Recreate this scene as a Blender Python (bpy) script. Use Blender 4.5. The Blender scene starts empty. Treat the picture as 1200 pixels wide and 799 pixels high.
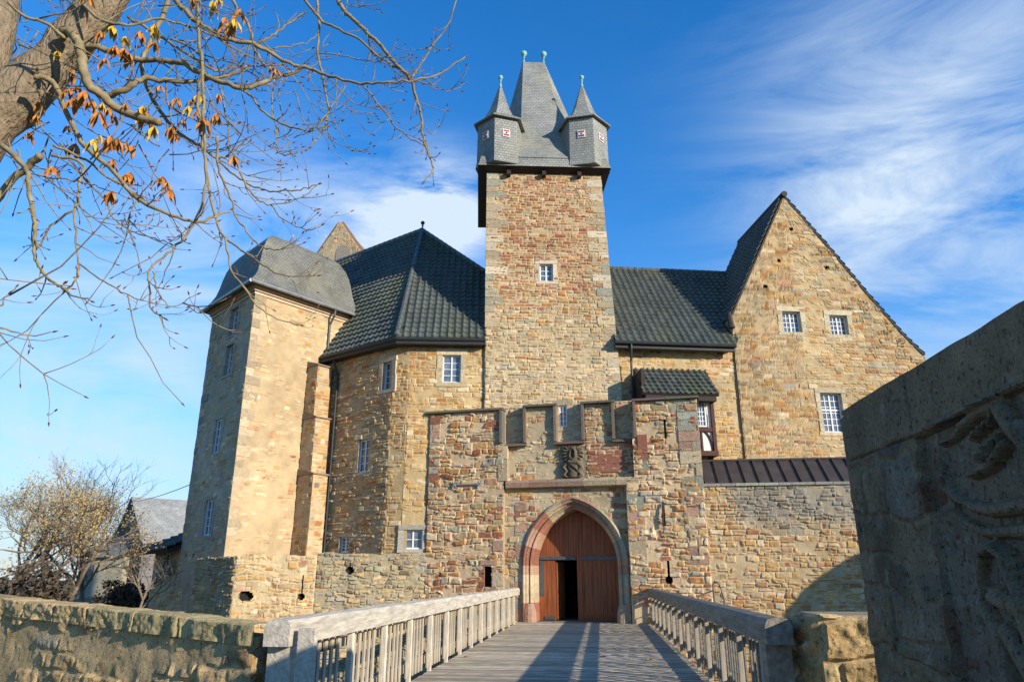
import bpy, bmesh, math, random
import numpy as np
from mathutils import Vector, Matrix

R = math.radians
random.seed(7)
SC = bpy.context.scene
COL = SC.collection

# ------------------------------------------------------------------ camera, sky, sun, exposure
EYE = 1.55
FPX = 840.0                       # focal length in photo pixels (photo 1200 x 799)
PITCH = math.atan(275.5 / FPX)
cam_d = bpy.data.cameras.new("camera")
cam = bpy.data.objects.new("camera", cam_d)
COL.objects.link(cam)
cam.location = (0, 0, EYE)
cam.rotation_euler = (R(90) + PITCH, 0, 0)
cam_d.sensor_width = 36
cam_d.lens = FPX / 1200 * 36
cam_d.clip_start = 0.05
cam_d.clip_end = 3000
SC.camera = cam

SUN_AZ = 52.0                      # degrees to the right of the axis behind the camera
SUN_EL = 18.5
S = Vector((math.sin(R(SUN_AZ)) * math.cos(R(SUN_EL)), -math.cos(R(SUN_AZ)) * math.cos(R(SUN_EL)), math.sin(R(SUN_EL))))
sun_d = bpy.data.lights.new("sun", 'SUN')
sun_d.energy = 5.0
sun_d.angle = R(0.5)
sun_d.color = (1.0, 0.90, 0.76)
sun = bpy.data.objects.new("sun", sun_d)
COL.objects.link(sun)
sun.rotation_euler = (-S).to_track_quat('-Z', 'Y').to_euler()
sun.location = (30, -20, 30)

SC.view_settings.view_transform = 'Standard'
SC.view_settings.look = 'None'
SC.view_settings.gamma = 1
SC.view_settings.exposure = 0.42
SC.render.engine = 'CYCLES'
SC.cycles.max_bounces = 6


def cam_ray(px, py):
    u = (px - 600) / FPX
    v = (399.5 - py) / FPX
    s, c = math.sin(PITCH), math.cos(PITCH)
    return Vector((u, c - s * v, s + c * v))


world = bpy.data.worlds.new("World")
SC.world = world
world.use_nodes = True
nt = world.node_tree
for n in list(nt.nodes):
    nt.nodes.remove(n)


def N(tree, typ, **kw):
    n = tree.nodes.new(typ)
    for k, v in kw.items():
        setattr(n, k, v)
    return n


def build_sky():
    L = nt.links.new
    out = N(nt, 'ShaderNodeOutputWorld')
    bg = N(nt, 'ShaderNodeBackground')
    bg.inputs['Strength'].default_value = 0.15
    sky = N(nt, 'ShaderNodeTexSky', sky_type='NISHITA')
    sky.sun_disc = False
    sky.sun_elevation = R(SUN_EL)
    sky.sun_rotation = math.atan2(S.x, S.y)
    sky.air_density = 1.0
    sky.dust_density = 0.0
    sky.ozone_density = 2.5
    hs = N(nt, 'ShaderNodeHueSaturation')
    hs.inputs['Hue'].default_value = 0.508
    hs.inputs['Saturation'].default_value = 1.36
    hs.inputs['Value'].default_value = 1.36
    # clear autumn air: the low sky stays pale blue instead of yellow
    tc = N(nt, 'ShaderNodeTexCoord')
    sx = N(nt, 'ShaderNodeSeparateXYZ'); L(tc.outputs['Generated'], sx.inputs[0])
    hz = N(nt, 'ShaderNodeMapRange', interpolation_type='SMOOTHSTEP')
    hz.inputs['From Min'].default_value = 0.42; hz.inputs['From Max'].default_value = -0.02
    hz.inputs['To Max'].default_value = 0.85
    L(sx.outputs['Z'], hz.inputs[0])
    hm = N(nt, 'ShaderNodeMixRGB'); L(hz.outputs[0], hm.inputs[0]); L(hs.outputs[0], hm.inputs[1]); hm.inputs[2].default_value = (1.65, 2.5, 3.8, 1)
    L(sky.outputs[0], hs.inputs['Color'])
    # wispy cirrus laid out by world direction
    mp = N(nt, 'ShaderNodeMapping')
    mp.inputs['Rotation'].default_value = (0.35, 0.5, 0.3)
    mp.inputs['Scale'].default_value = (2.0, 3.0, 6.5)
    L(tc.outputs['Generated'], mp.inputs[0])
    no = N(nt, 'ShaderNodeTexNoise')
    no.inputs['Scale'].default_value = 1.0
    no.inputs['Detail'].default_value = 7
    no.inputs['Roughness'].default_value = 0.62
    no.inputs['Distortion'].default_value = 1.3
    L(mp.outputs[0], no.inputs['Vector'])
    acc = None
    # (pixel of the photo the cloud was seen at, tightness, weight)
    for (px, py, tight, wgt) in [(522, 243, 700, 2.6), (500, 262, 420, 1.2), (450, 278, 360, 1.0), (390, 250, 260, .4), (320, 300, 150, .6), (210, 240, 160, .35),
                                 (1150, 230, 45, .36), (1010, 290, 110, .42), (1070, 130, 60, .4), (1180, 330, 60, .42), (980, 215, 160, .35), (1190, 60, 60, .3),
                                 (60, 480, 50, .5), (150, 560, 60, .5), (20, 420, 80, .3)]:
        d = cam_ray(px, py).normalized()
        dp = N(nt, 'ShaderNodeVectorMath', operation='DOT_PRODUCT')
        dp.inputs[1].default_value = d
        L(tc.outputs['Generated'], dp.inputs[0])
        m1 = N(nt, 'ShaderNodeMath', operation='SUBTRACT')
        L(dp.outputs['Value'], m1.inputs[0])
        m1.inputs[1].default_value = 1.0
        m2 = N(nt, 'ShaderNodeMath', operation='MULTIPLY')
        L(m1.outputs[0], m2.inputs[0])
        m2.inputs[1].default_value = tight
        m3 = N(nt, 'ShaderNodeMath', operation='EXPONENT')
        L(m2.outputs[0], m3.inputs[0])
        m4 = N(nt, 'ShaderNodeMath', operation='MULTIPLY')
        L(m3.outputs[0], m4.inputs[0])
        m4.inputs[1].default_value = wgt
        if acc is None:
            acc = m4
        else:
            a = N(nt, 'ShaderNodeMath', operation='ADD')
            L(acc.outputs[0], a.inputs[0])
            L(m4.outputs[0], a.inputs[1])
            acc = a
    mr = N(nt, 'ShaderNodeMapRange')
    mr.inputs['From Min'].default_value = 0.36
    mr.inputs['From Max'].default_value = 0.70
    L(no.outputs[0], mr.inputs[0])
    mm = N(nt, 'ShaderNodeMath', operation='MULTIPLY', use_clamp=True)
    L(acc.outputs[0], mm.inputs[0])
    L(mr.outputs[0], mm.inputs[1])
    mix = N(nt, 'ShaderNodeMixRGB')
    L(mm.outputs[0], mix.inputs[0])
    L(hm.outputs[0], mix.inputs[1])
    mix.inputs[2].default_value = (3.5, 4.2, 5.0, 1)
    L(mix.outputs[0], bg.inputs['Color'])
    L(bg.outputs[0], out.inputs[0])


build_sky()

# ------------------------------------------------------------------ bookkeeping helpers


def tag(o, label=None, cat=None, group=None, kind=None):
    if label: o['label'] = label
    if cat: o['category'] = cat
    if group: o['group'] = group
    if kind: o['kind'] = kind
    return o


def thing(name, label, cat, loc=(0, 0, 0), group=None):
    o = bpy.data.objects.new(name, None)
    COL.objects.link(o)
    o.location = loc
    o.empty_display_size = 0.3
    return tag(o, label, cat, group, kind='thing')


def root_loc(o):
    v = Vector((0, 0, 0))
    while o is not None:
        v += o.location
        o = o.parent
    return v


def link_mesh(name, V, F, mat, parent=None, cols=None, smooth=False, uv=True, mats=None, midx=None):
    """V world coordinates; the object sits at its parent's place."""
    base = root_loc(parent) if parent else Vector((0, 0, 0))
    V = np.asarray(V, dtype=np.float64).reshape(-1, 3)
    Vl = V - np.array(base)
    me = bpy.data.meshes.new(name)
    me.from_pydata(Vl.tolist() if len(Vl) < 20000 else Vl, [], F if isinstance(F, list) else F.tolist())
    me.update()
    if uv:
        add_uv(me, np.array(base))
    if cols is not None:
        at = me.color_attributes.new("Col", 'FLOAT_COLOR', 'POINT')
        c4 = np.ones((len(V), 4), dtype=np.float32)
        c4[:, :3] = cols
        at.data.foreach_set("color", c4.ravel())
    if mats:
        for m in mats: me.materials.append(m)
        me.polygons.foreach_set("material_index", np.asarray(midx, dtype=np.int32))
    elif mat:
        me.materials.append(mat)
    if smooth:
        me.polygons.foreach_set("use_smooth", [True] * len(me.polygons))
    o = bpy.data.objects.new(name, me)
    COL.objects.link(o)
    if parent: o.parent = parent
    return o


def add_uv(me, base):
    npoly = len(me.polygons)
    if npoly == 0: return
    nl = len(me.loops)
    nor = np.empty(npoly * 3); me.polygons.foreach_get("normal", nor); nor = nor.reshape(-1, 3)
    tot = np.empty(npoly, dtype=np.int32); me.polygons.foreach_get("loop_total", tot)
    vi = np.empty(nl, dtype=np.int32); me.loops.foreach_get("vertex_index", vi)
    co = np.empty(len(me.vertices) * 3); me.vertices.foreach_get("co", co); co = co.reshape(-1, 3) + base
    t = np.stack([-nor[:, 1], nor[:, 0], np.zeros(npoly)], 1)
    ln = np.linalg.norm(t, axis=1)
    flat = ln < 0.05
    t[flat] = (1, 0, 0); ln[flat] = 1
    t /= ln[:, None]
    b = np.cross(nor, t)
    b[flat] = (0, 1, 0)
    T = np.repeat(t, tot, 0); B = np.repeat(b, tot, 0)
    P = co[vi]
    uvs = np.stack([(P * T).sum(1), (P * B).sum(1)], 1)
    ly = me.uv_layers.new(name="UV")
    ly.data.foreach_set("uv", uvs.astype(np.float32).ravel())


class MB:
    """collects pieces, links them as one mesh"""
    def __init__(s):
        s.V = []; s.F = []; s.C = []

    def add(s, V, F, c=(0.5, 0.5, 0.5)):
        b = len(s.V)
        s.V += [tuple(v) for v in V]
        s.F += [tuple(i + b for i in f) for f in F]
        if len(V):
            c = np.asarray(c, dtype=float)
            s.C += [tuple(c)] * len(V) if c.ndim == 1 else [tuple(x) for x in c]

    def hexa(s, P, c=(0.5, 0.5, 0.5)):
        """eight points: bottom ring 0-3, top ring 4-7"""
        s.add(P, [(3, 2, 1, 0), (4, 5, 6, 7), (0, 1, 5, 4), (1, 2, 6, 5), (2, 3, 7, 6), (3, 0, 4, 7)], c)

    def bar(s, p, q, w, h, up=(0, 0, 1), c=(0.5, 0.5, 0.5)):
        p, q = Vector(p), Vector(q)
        d = (q - p).normalized()
        u = Vector(up)
        x = d.cross(u).normalized()
        y = x.cross(d).normalized()
        P = []
        for e in (p, q):
            P += [e - x * w / 2 - y * h / 2, e + x * w / 2 - y * h / 2, e + x * w / 2 + y * h / 2, e - x * w / 2 + y * h / 2]
        s.hexa(P, c)

    def tube(s, pts, rad, n=8, c=(0.5, 0.5, 0.5), cap=True):
        pts = [Vector(p) for p in pts]
        if isinstance(rad, (int, float)): rad = [rad] * len(pts)
        V = []; F = []
        ref = None
        for i, p in enumerate(pts):
            a = pts[max(i - 1, 0)]; b = pts[min(i + 1, len(pts) - 1)]
            d = (b - a)
            d = d.normalized() if d.length > 1e-9 else Vector((0, 0, 1))
            if ref is None:
                ref = d.orthogonal().normalized()
            else:
                ref = (ref - d * ref.dot(d))
                ref = ref.normalized() if ref.length > 1e-6 else d.orthogonal().normalized()
            y = d.cross(ref)
            for k in range(n):
                an = 2 * math.pi * k / n
                V.append(p + (ref * math.cos(an) + y * math.sin(an)) * rad[i])
        for i in range(len(pts) - 1):
            for k in range(n):
                k2 = (k + 1) % n
                F.append((i * n + k, i * n + k2, (i + 1) * n + k2, (i + 1) * n + k))
        if cap:
            F.append(tuple(reversed(range(n))))
            F.append(tuple(range((len(pts) - 1) * n, len(pts) * n)))
        s.add(V, F, c)

    def lathe(s, base, prof, n=12, c=(0.5, 0.5, 0.5)):
        b = Vector(base)
        V = []; F = []
        for (r, z) in prof:
            for k in range(n):
                a = 2 * math.pi * k / n
                V.append(b + Vector((r * math.cos(a), r * math.sin(a), z)))
        for i in range(len(prof) - 1):
            for k in range(n):
                k2 = (k + 1) % n
                F.append((i * n + k, i * n + k2, (i + 1) * n + k2, (i + 1) * n + k))
        F.append(tuple(reversed(range(n))))
        F.append(tuple(range((len(prof) - 1) * n, len(prof) * n)))
        s.add(V, F, c)

    def build(s, name, mat, parent=None, smooth=False, color=False):
        return link_mesh(name, s.V, s.F, mat, parent, cols=np.array(s.C) if color else None, smooth=smooth)


def build_each(mb, name, mat, parent=None, color=False, tol=.03, smooth=False):
    """one object per separate piece (pieces that touch stay together)"""
    n = len(mb.V); par_ = list(range(n))

    def find(i):
        while par_[i] != i:
            par_[i] = par_[par_[i]]; i = par_[i]
        return i
    for f in mb.F:
        for q in f[1:]:
            a, b = find(f[0]), find(q)
            if a != b: par_[a] = b
    comp = {}
    for i in range(n): comp.setdefault(find(i), []).append(i)
    V = np.array([tuple(v) for v in mb.V])
    items = [[set([k]), V[ix].min(0) - tol / 2, V[ix].max(0) + tol / 2] for k, ix in comp.items()]
    merged = True
    while merged:
        merged = False
        out = []
        for it in items:
            for o in out:
                if (it[1] <= o[2]).all() and (o[1] <= it[2]).all():
                    o[0] |= it[0]; o[1] = np.minimum(o[1], it[1]); o[2] = np.maximum(o[2], it[2]); merged = True
                    break
            else:
                out.append(it)
        items = out
    res = []
    root = [find(i) for i in range(n)]
    for ks, _, _ in items:
        ids = [i for i in range(n) if root[i] in ks]
        mp = {i: j for j, i in enumerate(ids)}
        F = [tuple(mp[i] for i in f) for f in mb.F if root[f[0]] in ks]
        res.append(link_mesh(name, V[ids], F, mat, parent, cols=np.array([mb.C[i] for i in ids]) if color else None, smooth=smooth))
    return res


class Wall:
    """vertical plane; yaw > 0 turns its right end towards the viewer"""
    def __init__(s, x, y, yaw=None, d=None):
        s.p = Vector((x, y, 0))
        if d is not None:
            s.d = Vector((d[0], d[1], 0)).normalized()
        else:
            s.d = Vector((math.cos(R(yaw)), -math.sin(R(yaw)), 0))
        s.n = Vector((s.d.y, -s.d.x, 0))

    def px(s, px, py, o=0.0):
        r = cam_ray(px, py)
        c = Vector((0, 0, EYE))
        q = s.p + s.n * o
        t = (q - c).dot(s.n) / r.dot(s.n)
        h = c + r * t
        return ((h - s.p).dot(s.d), h.z)

    def pt(s, u, z, o=0.0):
        return s.p + s.d * u + s.n * o + Vector((0, 0, z))

    def shift(s, o):
        q = s.p + s.n * o
        return Wall(q.x, q.y, d=s.d)

    def box(s, mb, u0, u1, z0, z1, o0, o1, c=(0.5, 0.5, 0.5)):
        P = [s.pt(u, z, o) for z in (z0, z1) for (u, o) in ((u0, o1), (u1, o1), (u1, o0), (u0, o0))]
        mb.hexa(P, c)


# ------------------------------------------------------------------ value noise and masonry in numpy
def _h(ix, iy, seed):
    h = (ix.astype(np.int64) * 374761393 + iy.astype(np.int64) * 668265263 + seed * 1442695041) & 0xFFFFFFFF
    h = ((h ^ (h >> 13)) * 1274126177) & 0xFFFFFFFF
    h = ((h ^ (h >> 16)) * 2246822519) & 0xFFFFFFFF
    h = h ^ (h >> 15)
    return (h & 0xFFFFFF) / float(0xFFFFFF)


def vnoise(x, y, seed=0):
    ix, iy = np.floor(x), np.floor(y)
    fx, fy = x - ix, y - iy
    fx = fx * fx * (3 - 2 * fx); fy = fy * fy * (3 - 2 * fy)
    a = _h(ix, iy, seed); b = _h(ix + 1, iy, seed); c = _h(ix, iy + 1, seed); d = _h(ix + 1, iy + 1, seed)
    return (a * (1 - fx) + b * fx) * (1 - fy) + (c * (1 - fx) + d * fx) * fy


def fbm(x, y, seed=0, oct=4):
    s = 0; a = 0.5; t = 0
    for i in range(oct):
        s = s + a * vnoise(x, y, seed + i * 17); t += a
        x = x * 2.03; y = y * 2.03; a *= 0.5
    return s / t


def sstep(a, b, x):
    t = np.clip((x - a) / (b - a), 0, 1)
    return t * t * (3 - 2 * t)


def masonry(u, z, seed, hr, wr, dist):
    """irregular courses. returns edge distance, three randoms per stone"""
    ud = u + dist * 2.2 * (fbm(u * 1.3, z * 1.3, seed + 1, 3) - 0.5) + dist * (fbm(u * 5, z * 5, seed + 5, 2) - 0.5)
    zd = z + dist * 2.2 * (fbm(u * 1.1, z * 1.1, seed + 2, 3) - 0.5) + dist * 0.9 * (fbm(u * 4, z * 5, seed + 6, 2) - 0.5)
    rng = np.random.RandomState(seed)
    zmin, zmax = zd.min() - 1, zd.max() + 1
    cum = [zmin]
    while cum[-1] < zmax: cum.append(cum[-1] + rng.uniform(*hr))
    cum = np.array(cum)
    ri = np.clip(np.searchsorted(cum, zd) - 1, 0, len(cum) - 2)
    e = np.zeros_like(u); r1 = np.zeros_like(u); r2 = np.zeros_like(u); r3 = np.zeros_like(u)
    umin, umax = ud.min() - 2, ud.max() + 2
    for k in range(len(cum) - 1):
        m = ri == k
        h = cum[k + 1] - cum[k]
        n = int((umax - umin) / wr[0]) + 3
        w = rng.uniform(wr[0], wr[1], n) * (0.7 + 0.6 * h / hr[1])
        cw = umin - rng.uniform(0, 1) + np.concatenate([[0.0], np.cumsum(w)[:-1]])
        rr = rng.uniform(0, 1, (n + 1, 2, 3)); spl = rng.uniform(0, 1, n + 1); sf = rng.uniform(0.35, 0.65, n + 1)
        if not m.any(): continue
        x = ud[m]; y = zd[m] - cum[k]
        ci = np.clip(np.searchsorted(cw, x) - 1, 0, n - 2)
        ex = np.minimum(x - cw[ci], cw[ci + 1] - x)
        split = (spl[ci] < 0.38) & (h > hr[0] * 1.35)
        ys = sf[ci] * h
        top = split & (y > ys)
        lo = np.where(top, ys, 0); hi = np.where(split & ~top, ys, h)
        ey = np.minimum(y - lo, hi - y)
        ee = np.minimum(ex, ey)
        near = np.maximum(0, 0.05 - ex) ** 2 + np.maximum(0, 0.05 - ey) ** 2     # rounded corners
        ee = np.minimum(ee, 0.05 - np.sqrt(near))
        e[m] = ee
        ti = top.astype(int)
        r1[m] = rr[ci, ti, 0]; r2[m] = rr[ci, ti, 1]; r3[m] = rr[ci, ti, 2]
    return e, r1, r2, r3


OCHRE = (.44, .29, .135); TAN = (.46, .36, .225); CREAM = (.53, .45, .32); GREEN = (.33, .325, .24); RED = (.29, .125, .08)
RUST = (.36, .185, .085); GREY = (.31, .295, .265); DARK = (.20, .16, .12); SAND = (.40, .32, .205); PINK = (.40, .245, .165)
SAT = 1.12
WARM = (.98, .92, .835)
PAL_BASE = [(OCHRE, 3), (TAN, 4), (CREAM, 2), (RUST, 1.5), (PINK, 1), (SAND, 3), (GREEN, .7)]
PAL_RED = [(RED, 4), (RUST, 3), (PINK, 3), (TAN, 1.5), (OCHRE, 1)]
PAL_GREY = [(GREY, 3), (GREEN, 3), (SAND, 2), (DARK, 1), (TAN, 1)]
PAL_CREAM = [(CREAM, 4), (TAN, 4), (SAND, 2), (OCHRE, 1), (PINK, .7)]
PAL_OCHRE = [(OCHRE, 4), (RUST, 1.6), (TAN, 3), (CREAM, 1), (PINK, .8), (DARK, .3)]
PAL_GATE = [(TAN, 3), (CREAM, 2), (PINK, 2), (RED, 1), (RUST, 2), (OCHRE, 2), (GREEN, .8), (GREY, .4)]


def pick(pal, r):
    w = np.array([p[1] for p in pal], dtype=float); w = np.cumsum(w / w.sum())
    c = np.array([p[0] for p in pal])
    return c[np.clip(np.searchsorted(w, r), 0, len(pal) - 1)]


def stone_grid(W, quad, res=0.05, seed=1, hr=(.11, .24), wr=(.16, .46), dist=0.05, mortar=(.47, .40, .28), mw=0.018, relief=0.035,
               pal=PAL_BASE, zones=(), cover=None, holes=(), top=None, o=0.0, extra=None, edge0=True, rough=0.012):
    """a masonry face on plane W. quad = BL, BR, TR, TL in (u, z); top(u) may bend the upper edge. Returns V, F, C."""
    (a, b, c, d) = [np.array(q, dtype=float) for q in quad]
    nu = max(2, int(max(np.linalg.norm(b - a), np.linalg.norm(c - d)) / res))
    nz = max(2, int(max(np.linalg.norm(d - a), np.linalg.norm(c - b)) / res))
    if top is not None:
        nz = max(2, int((np.max(top(np.linspace(a[0], b[0], 60))) - a[1]) / res))
    s, t = np.meshgrid(np.linspace(0, 1, nu + 1), np.linspace(0, 1, nz + 1))
    P = (a * (1 - s[..., None]) + b * s[..., None]) * (1 - t[..., None]) + (d * (1 - s[..., None]) + c * s[..., None]) * t[..., None]
    u = P[..., 0]; z = P[..., 1]
    if top is not None:
        z0 = z[0]
        z = z0[None, :] + (top(u[0])[None, :] - z0[None, :]) * t
    e, r1, r2, r3 = masonry(u.ravel(), z.ravel(), seed, hr, wr, dist)
    e = e.reshape(u.shape); r1 = r1.reshape(u.shape); r2 = r2.reshape(u.shape); r3 = r3.reshape(u.shape)
    wob = fbm(u * 7, z * 7, seed + 31, 3)
    stone = sstep(mw * 0.3, mw * 1.9, e + 0.022 * (wob - 0.5))
    if cover is not None:
        cv = cover(u, z)
        n = fbm(u * 1.9, z * 2.4, seed + 77, 4) * 0.75 + 0.25 * r3
        stone = stone * (1 - sstep(-0.06, 0.06, cv - n))
    C = pick(pal, r1.ravel()).reshape(u.shape + (3,))
    for (fn, zp) in zones:
        m = fn(u, z) + 0.25 * (fbm(u * 1.5, z * 1.5, seed + 50, 3) - 0.5) * 2
        alt = pick(zp, ((r1 * 7.13) % 1).ravel()).reshape(C.shape)
        C = np.where((r2 < m)[..., None], alt, C)
    C = C * (0.74 + 0.5 * r3)[..., None]
    tone = fbm(u * 9, z * 9, seed + 60, 3)
    C = C * (0.78 + 0.44 * tone)[..., None]
    big = fbm(u * .45, z * .45, seed + 90, 4)
    mcol = np.array(mortar) * (0.72 + 0.5 * fbm(u * 3, z * 3, seed + 61, 4))[..., None]
    C = C * stone[..., None] + mcol * (1 - stone)[..., None]
    C = C * (0.82 + 0.36 * big)[..., None]
    lum = C.mean(-1, keepdims=True)
    C = np.clip((lum + (C - lum) * SAT) * np.array(WARM), .01, .9)
    H = stone * relief * (0.25 + 0.95 * r2) + rough * 2 * (fbm(u * 6, z * 6, seed + 15, 4) - 0.5) * (0.6 + stone) + 0.05 * (big - 0.5)
    if extra is not None:
        dh, mul = extra(u, z)
        H = H * mul + dh
    if edge0:
        du = np.minimum(np.arange(nu + 1), np.arange(nu, -1, -1)) * (abs(b[0] - a[0]) / nu)
        dz = np.minimum(np.arange(nz + 1), np.arange(nz, -1, -1)) * (abs(d[1] - a[1]) / nz)
        H = H * np.clip(np.minimum(du[None, :], dz[:, None]) / 0.035, 0, 1)
    p = np.array(W.p); dd = np.array(W.d); nn = np.array(W.n)
    V = p + u[..., None] * dd + (o + H)[..., None] * nn
    V[..., 2] = z
    idx = np.arange((nu + 1) * (nz + 1)).reshape(nz + 1, nu + 1)
    F = np.stack([idx[:-1, :-1], idx[:-1, 1:], idx[1:, 1:], idx[1:, :-1]], -1).reshape(-1, 4)
    if holes:
        uc = (u[:-1, :-1] + u[1:, 1:]) / 2; zc = (z[:-1, :-1] + z[1:, 1:]) / 2
        k = np.zeros(uc.shape, bool)
        for hfn in holes: k |= hfn(uc, zc)
        F = F[~k.ravel()]
    return V.reshape(-1, 3), F, C.reshape(-1, 3)


def rect_hole(u0, u1, z0, z1):
    return lambda u, z: (u > u0) & (u < u1) & (z > z0) & (z < z1)


def link_stone(name, parent, grids, boxes=(), mat=None, boxcol=(.36, .28, .17)):
    """grids = list of (V, F, C); boxes = list of 8-point hexahedra or (V, F) cores behind the faces; one mesh"""
    Vs = []; Fs = []; Cs = []; b = 0
    for (V, F, C) in grids:
        Vs.append(V); Fs.append(F + b); Cs.append(C); b += len(V)
    for P in boxes:
        V = np.array([tuple(p) for p in P])
        F = np.array([(3, 2, 1, 0), (4, 5, 6, 7), (0, 1, 5, 4), (1, 2, 6, 5), (2, 3, 7, 6), (3, 0, 4, 7)])
        Vs.append(V); Fs.append(F + b); Cs.append(np.tile(np.array(boxcol), (len(V), 1))); b += len(V)
    return link_mesh(name, np.concatenate(Vs), np.concatenate(Fs).astype(int), mat or M['stone'], parent, cols=np.concatenate(Cs), uv=False)


def prism(poly, z0, z1):
    """vertical prism from a plan quad: eight points"""
    return [Vector((p[0], p[1], z0)) for p in poly] + [Vector((p[0], p[1], z1)) for p in poly]


# ------------------------------------------------------------------ materials
M = {}


def mat(name, color, rough=0.8, metal=0.0, spec=0.3, noise=None, bump=None, attr=False, coords='Object'):
    """noise = (scale, amount) value variation; bump = (scale, distance)"""
    m = bpy.data.materials.new(name); m.use_nodes = True
    t = m.node_tree; b = t.nodes['Principled BSDF']; L = t.links.new
    b.inputs['Roughness'].default_value = rough
    b.inputs['Metallic'].default_value = metal
    b.inputs['Specular IOR Level'].default_value = spec
    tc = N(t, 'ShaderNodeTexCoord')
    src = None
    if attr:
        a = N(t, 'ShaderNodeAttribute', attribute_name='Col'); src = a.outputs['Color']
    else:
        c = N(t, 'ShaderNodeRGB'); c.outputs[0].default_value = (*color, 1); src = c.outputs[0]
    if noise:
        sc, am = noise[:2]
        no = N(t, 'ShaderNodeTexNoise'); no.inputs['Detail'].default_value = 6; no.inputs['Roughness'].default_value = 0.65
        if isinstance(sc, tuple):
            mp = N(t, 'ShaderNodeMapping'); mp.inputs['Scale'].default_value = sc
            L(tc.outputs[coords], mp.inputs[0]); L(mp.outputs[0], no.inputs['Vector']); no.inputs['Scale'].default_value = 1
        else:
            L(tc.outputs[coords], no.inputs['Vector']); no.inputs['Scale'].default_value = sc
        mr = N(t, 'ShaderNodeMapRange'); mr.inputs['From Min'].default_value = 0.25; mr.inputs['From Max'].default_value = 0.75
        mr.inputs['To Min'].default_value = 1 - am; mr.inputs['To Max'].default_value = 1 + am
        L(no.outputs[0], mr.inputs[0])
        mx = N(t, 'ShaderNodeVectorMath', operation='SCALE')
        L(src, mx.inputs[0]); L(mr.outputs[0], mx.inputs['Scale']); src = mx.outputs[0]
    L(src, b.inputs['Base Color'])
    if bump:
        nb = N(t, 'ShaderNodeTexNoise'); nb.inputs['Detail'].default_value = 5
        if isinstance(bump[0], tuple):
            mp = N(t, 'ShaderNodeMapping'); mp.inputs['Scale'].default_value = bump[0]
            L(tc.outputs[coords], mp.inputs[0]); L(mp.outputs[0], nb.inputs['Vector']); nb.inputs['Scale'].default_value = 1
        else:
            L(tc.outputs[coords], nb.inputs['Vector']); nb.inputs['Scale'].default_value = bump[0]
        bp = N(t, 'ShaderNodeBump'); bp.inputs['Distance'].default_value = bump[1]
        L(nb.outputs[0], bp.inputs['Height']); L(bp.outputs[0], b.inputs['Normal'])
    M[name] = m
    return m


def brick_mat(name, c1, c2, gap, w, h, rough=0.5, spec=0.4, gapsize=0.012, bumpd=0.02, lichen=None):
    """slates or planks laid in courses by the surface's own metres"""
    m = bpy.data.materials.new(name); m.use_nodes = True
    t = m.node_tree; b = t.nodes['Principled BSDF']; L = t.links.new
    uv = N(t, 'ShaderNodeTexCoord')
    br = N(t, 'ShaderNodeTexBrick')
    br.inputs['Color1'].default_value = (*c1, 1); br.inputs['Color2'].default_value = (*c2, 1); br.inputs['Mortar'].default_value = (*gap, 1)
    br.inputs['Scale'].default_value = 1; br.inputs['Brick Width'].default_value = w; br.inputs['Row Height'].default_value = h
    br.inputs['Mortar Size'].default_value = gapsize; br.inputs['Mortar Smooth'].default_value = 0.3; br.inputs['Bias'].default_value = 0
    L(uv.outputs['UV'], br.inputs['Vector'])
    no = N(t, 'ShaderNodeTexNoise'); no.inputs['Scale'].default_value = 0.9; no.inputs['Detail'].default_value = 6; no.inputs['Roughness'].default_value = 0.7
    L(uv.outputs['Object'], no.inputs['Vector'])
    mr = N(t, 'ShaderNodeMapRange'); mr.inputs['From Min'].default_value = .3; mr.inputs['From Max'].default_value = .7
    mr.inputs['To Min'].default_value = .72; mr.inputs['To Max'].default_value = 1.3
    L(no.outputs[0], mr.inputs[0])
    sc = N(t, 'ShaderNodeVectorMath', operation='SCALE'); L(br.outputs['Color'], sc.inputs[0]); L(mr.outputs[0], sc.inputs['Scale'])
    src = sc.outputs[0]
    if lichen:
        n2 = N(t, 'ShaderNodeTexNoise'); n2.inputs['Scale'].default_value = 0.55; n2.inputs['Detail'].default_value = 8; n2.inputs['Roughness'].default_value = .7
        L(uv.outputs['Object'], n2.inputs['Vector'])
        r2 = N(t, 'ShaderNodeMapRange'); r2.inputs['From Min'].default_value = .5; r2.inputs['From Max'].default_value = .68
        r2.inputs['To Max'].default_value = .7
        L(n2.outputs[0], r2.inputs[0])
        mx = N(t, 'ShaderNodeMixRGB'); L(r2.outputs[0], mx.inputs[0]); L(src, mx.inputs[1]); mx.inputs[2].default_value = (*lichen, 1)
        src = mx.outputs[0]
    L(src, b.inputs['Base Color'])
    b.inputs['Roughness'].default_value = rough; b.inputs['Specular IOR Level'].default_value = spec
    bp = N(t, 'ShaderNodeBump'); bp.inputs['Distance'].default_value = bumpd
    inv = N(t, 'ShaderNodeMath', operation='SUBTRACT'); inv.inputs[0].default_value = 1
    L(br.outputs['Fac'], inv.inputs[1])
    ad = N(t, 'ShaderNodeMath', operation='MULTIPLY_ADD'); L(no.outputs[0], ad.inputs[0]); ad.inputs[1].default_value = .8; L(inv.outputs[0], ad.inputs[2])
    L(ad.outputs[0], bp.inputs['Height']); L(bp.outputs[0], b.inputs['Normal'])
    M[name] = m
    return m


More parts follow.
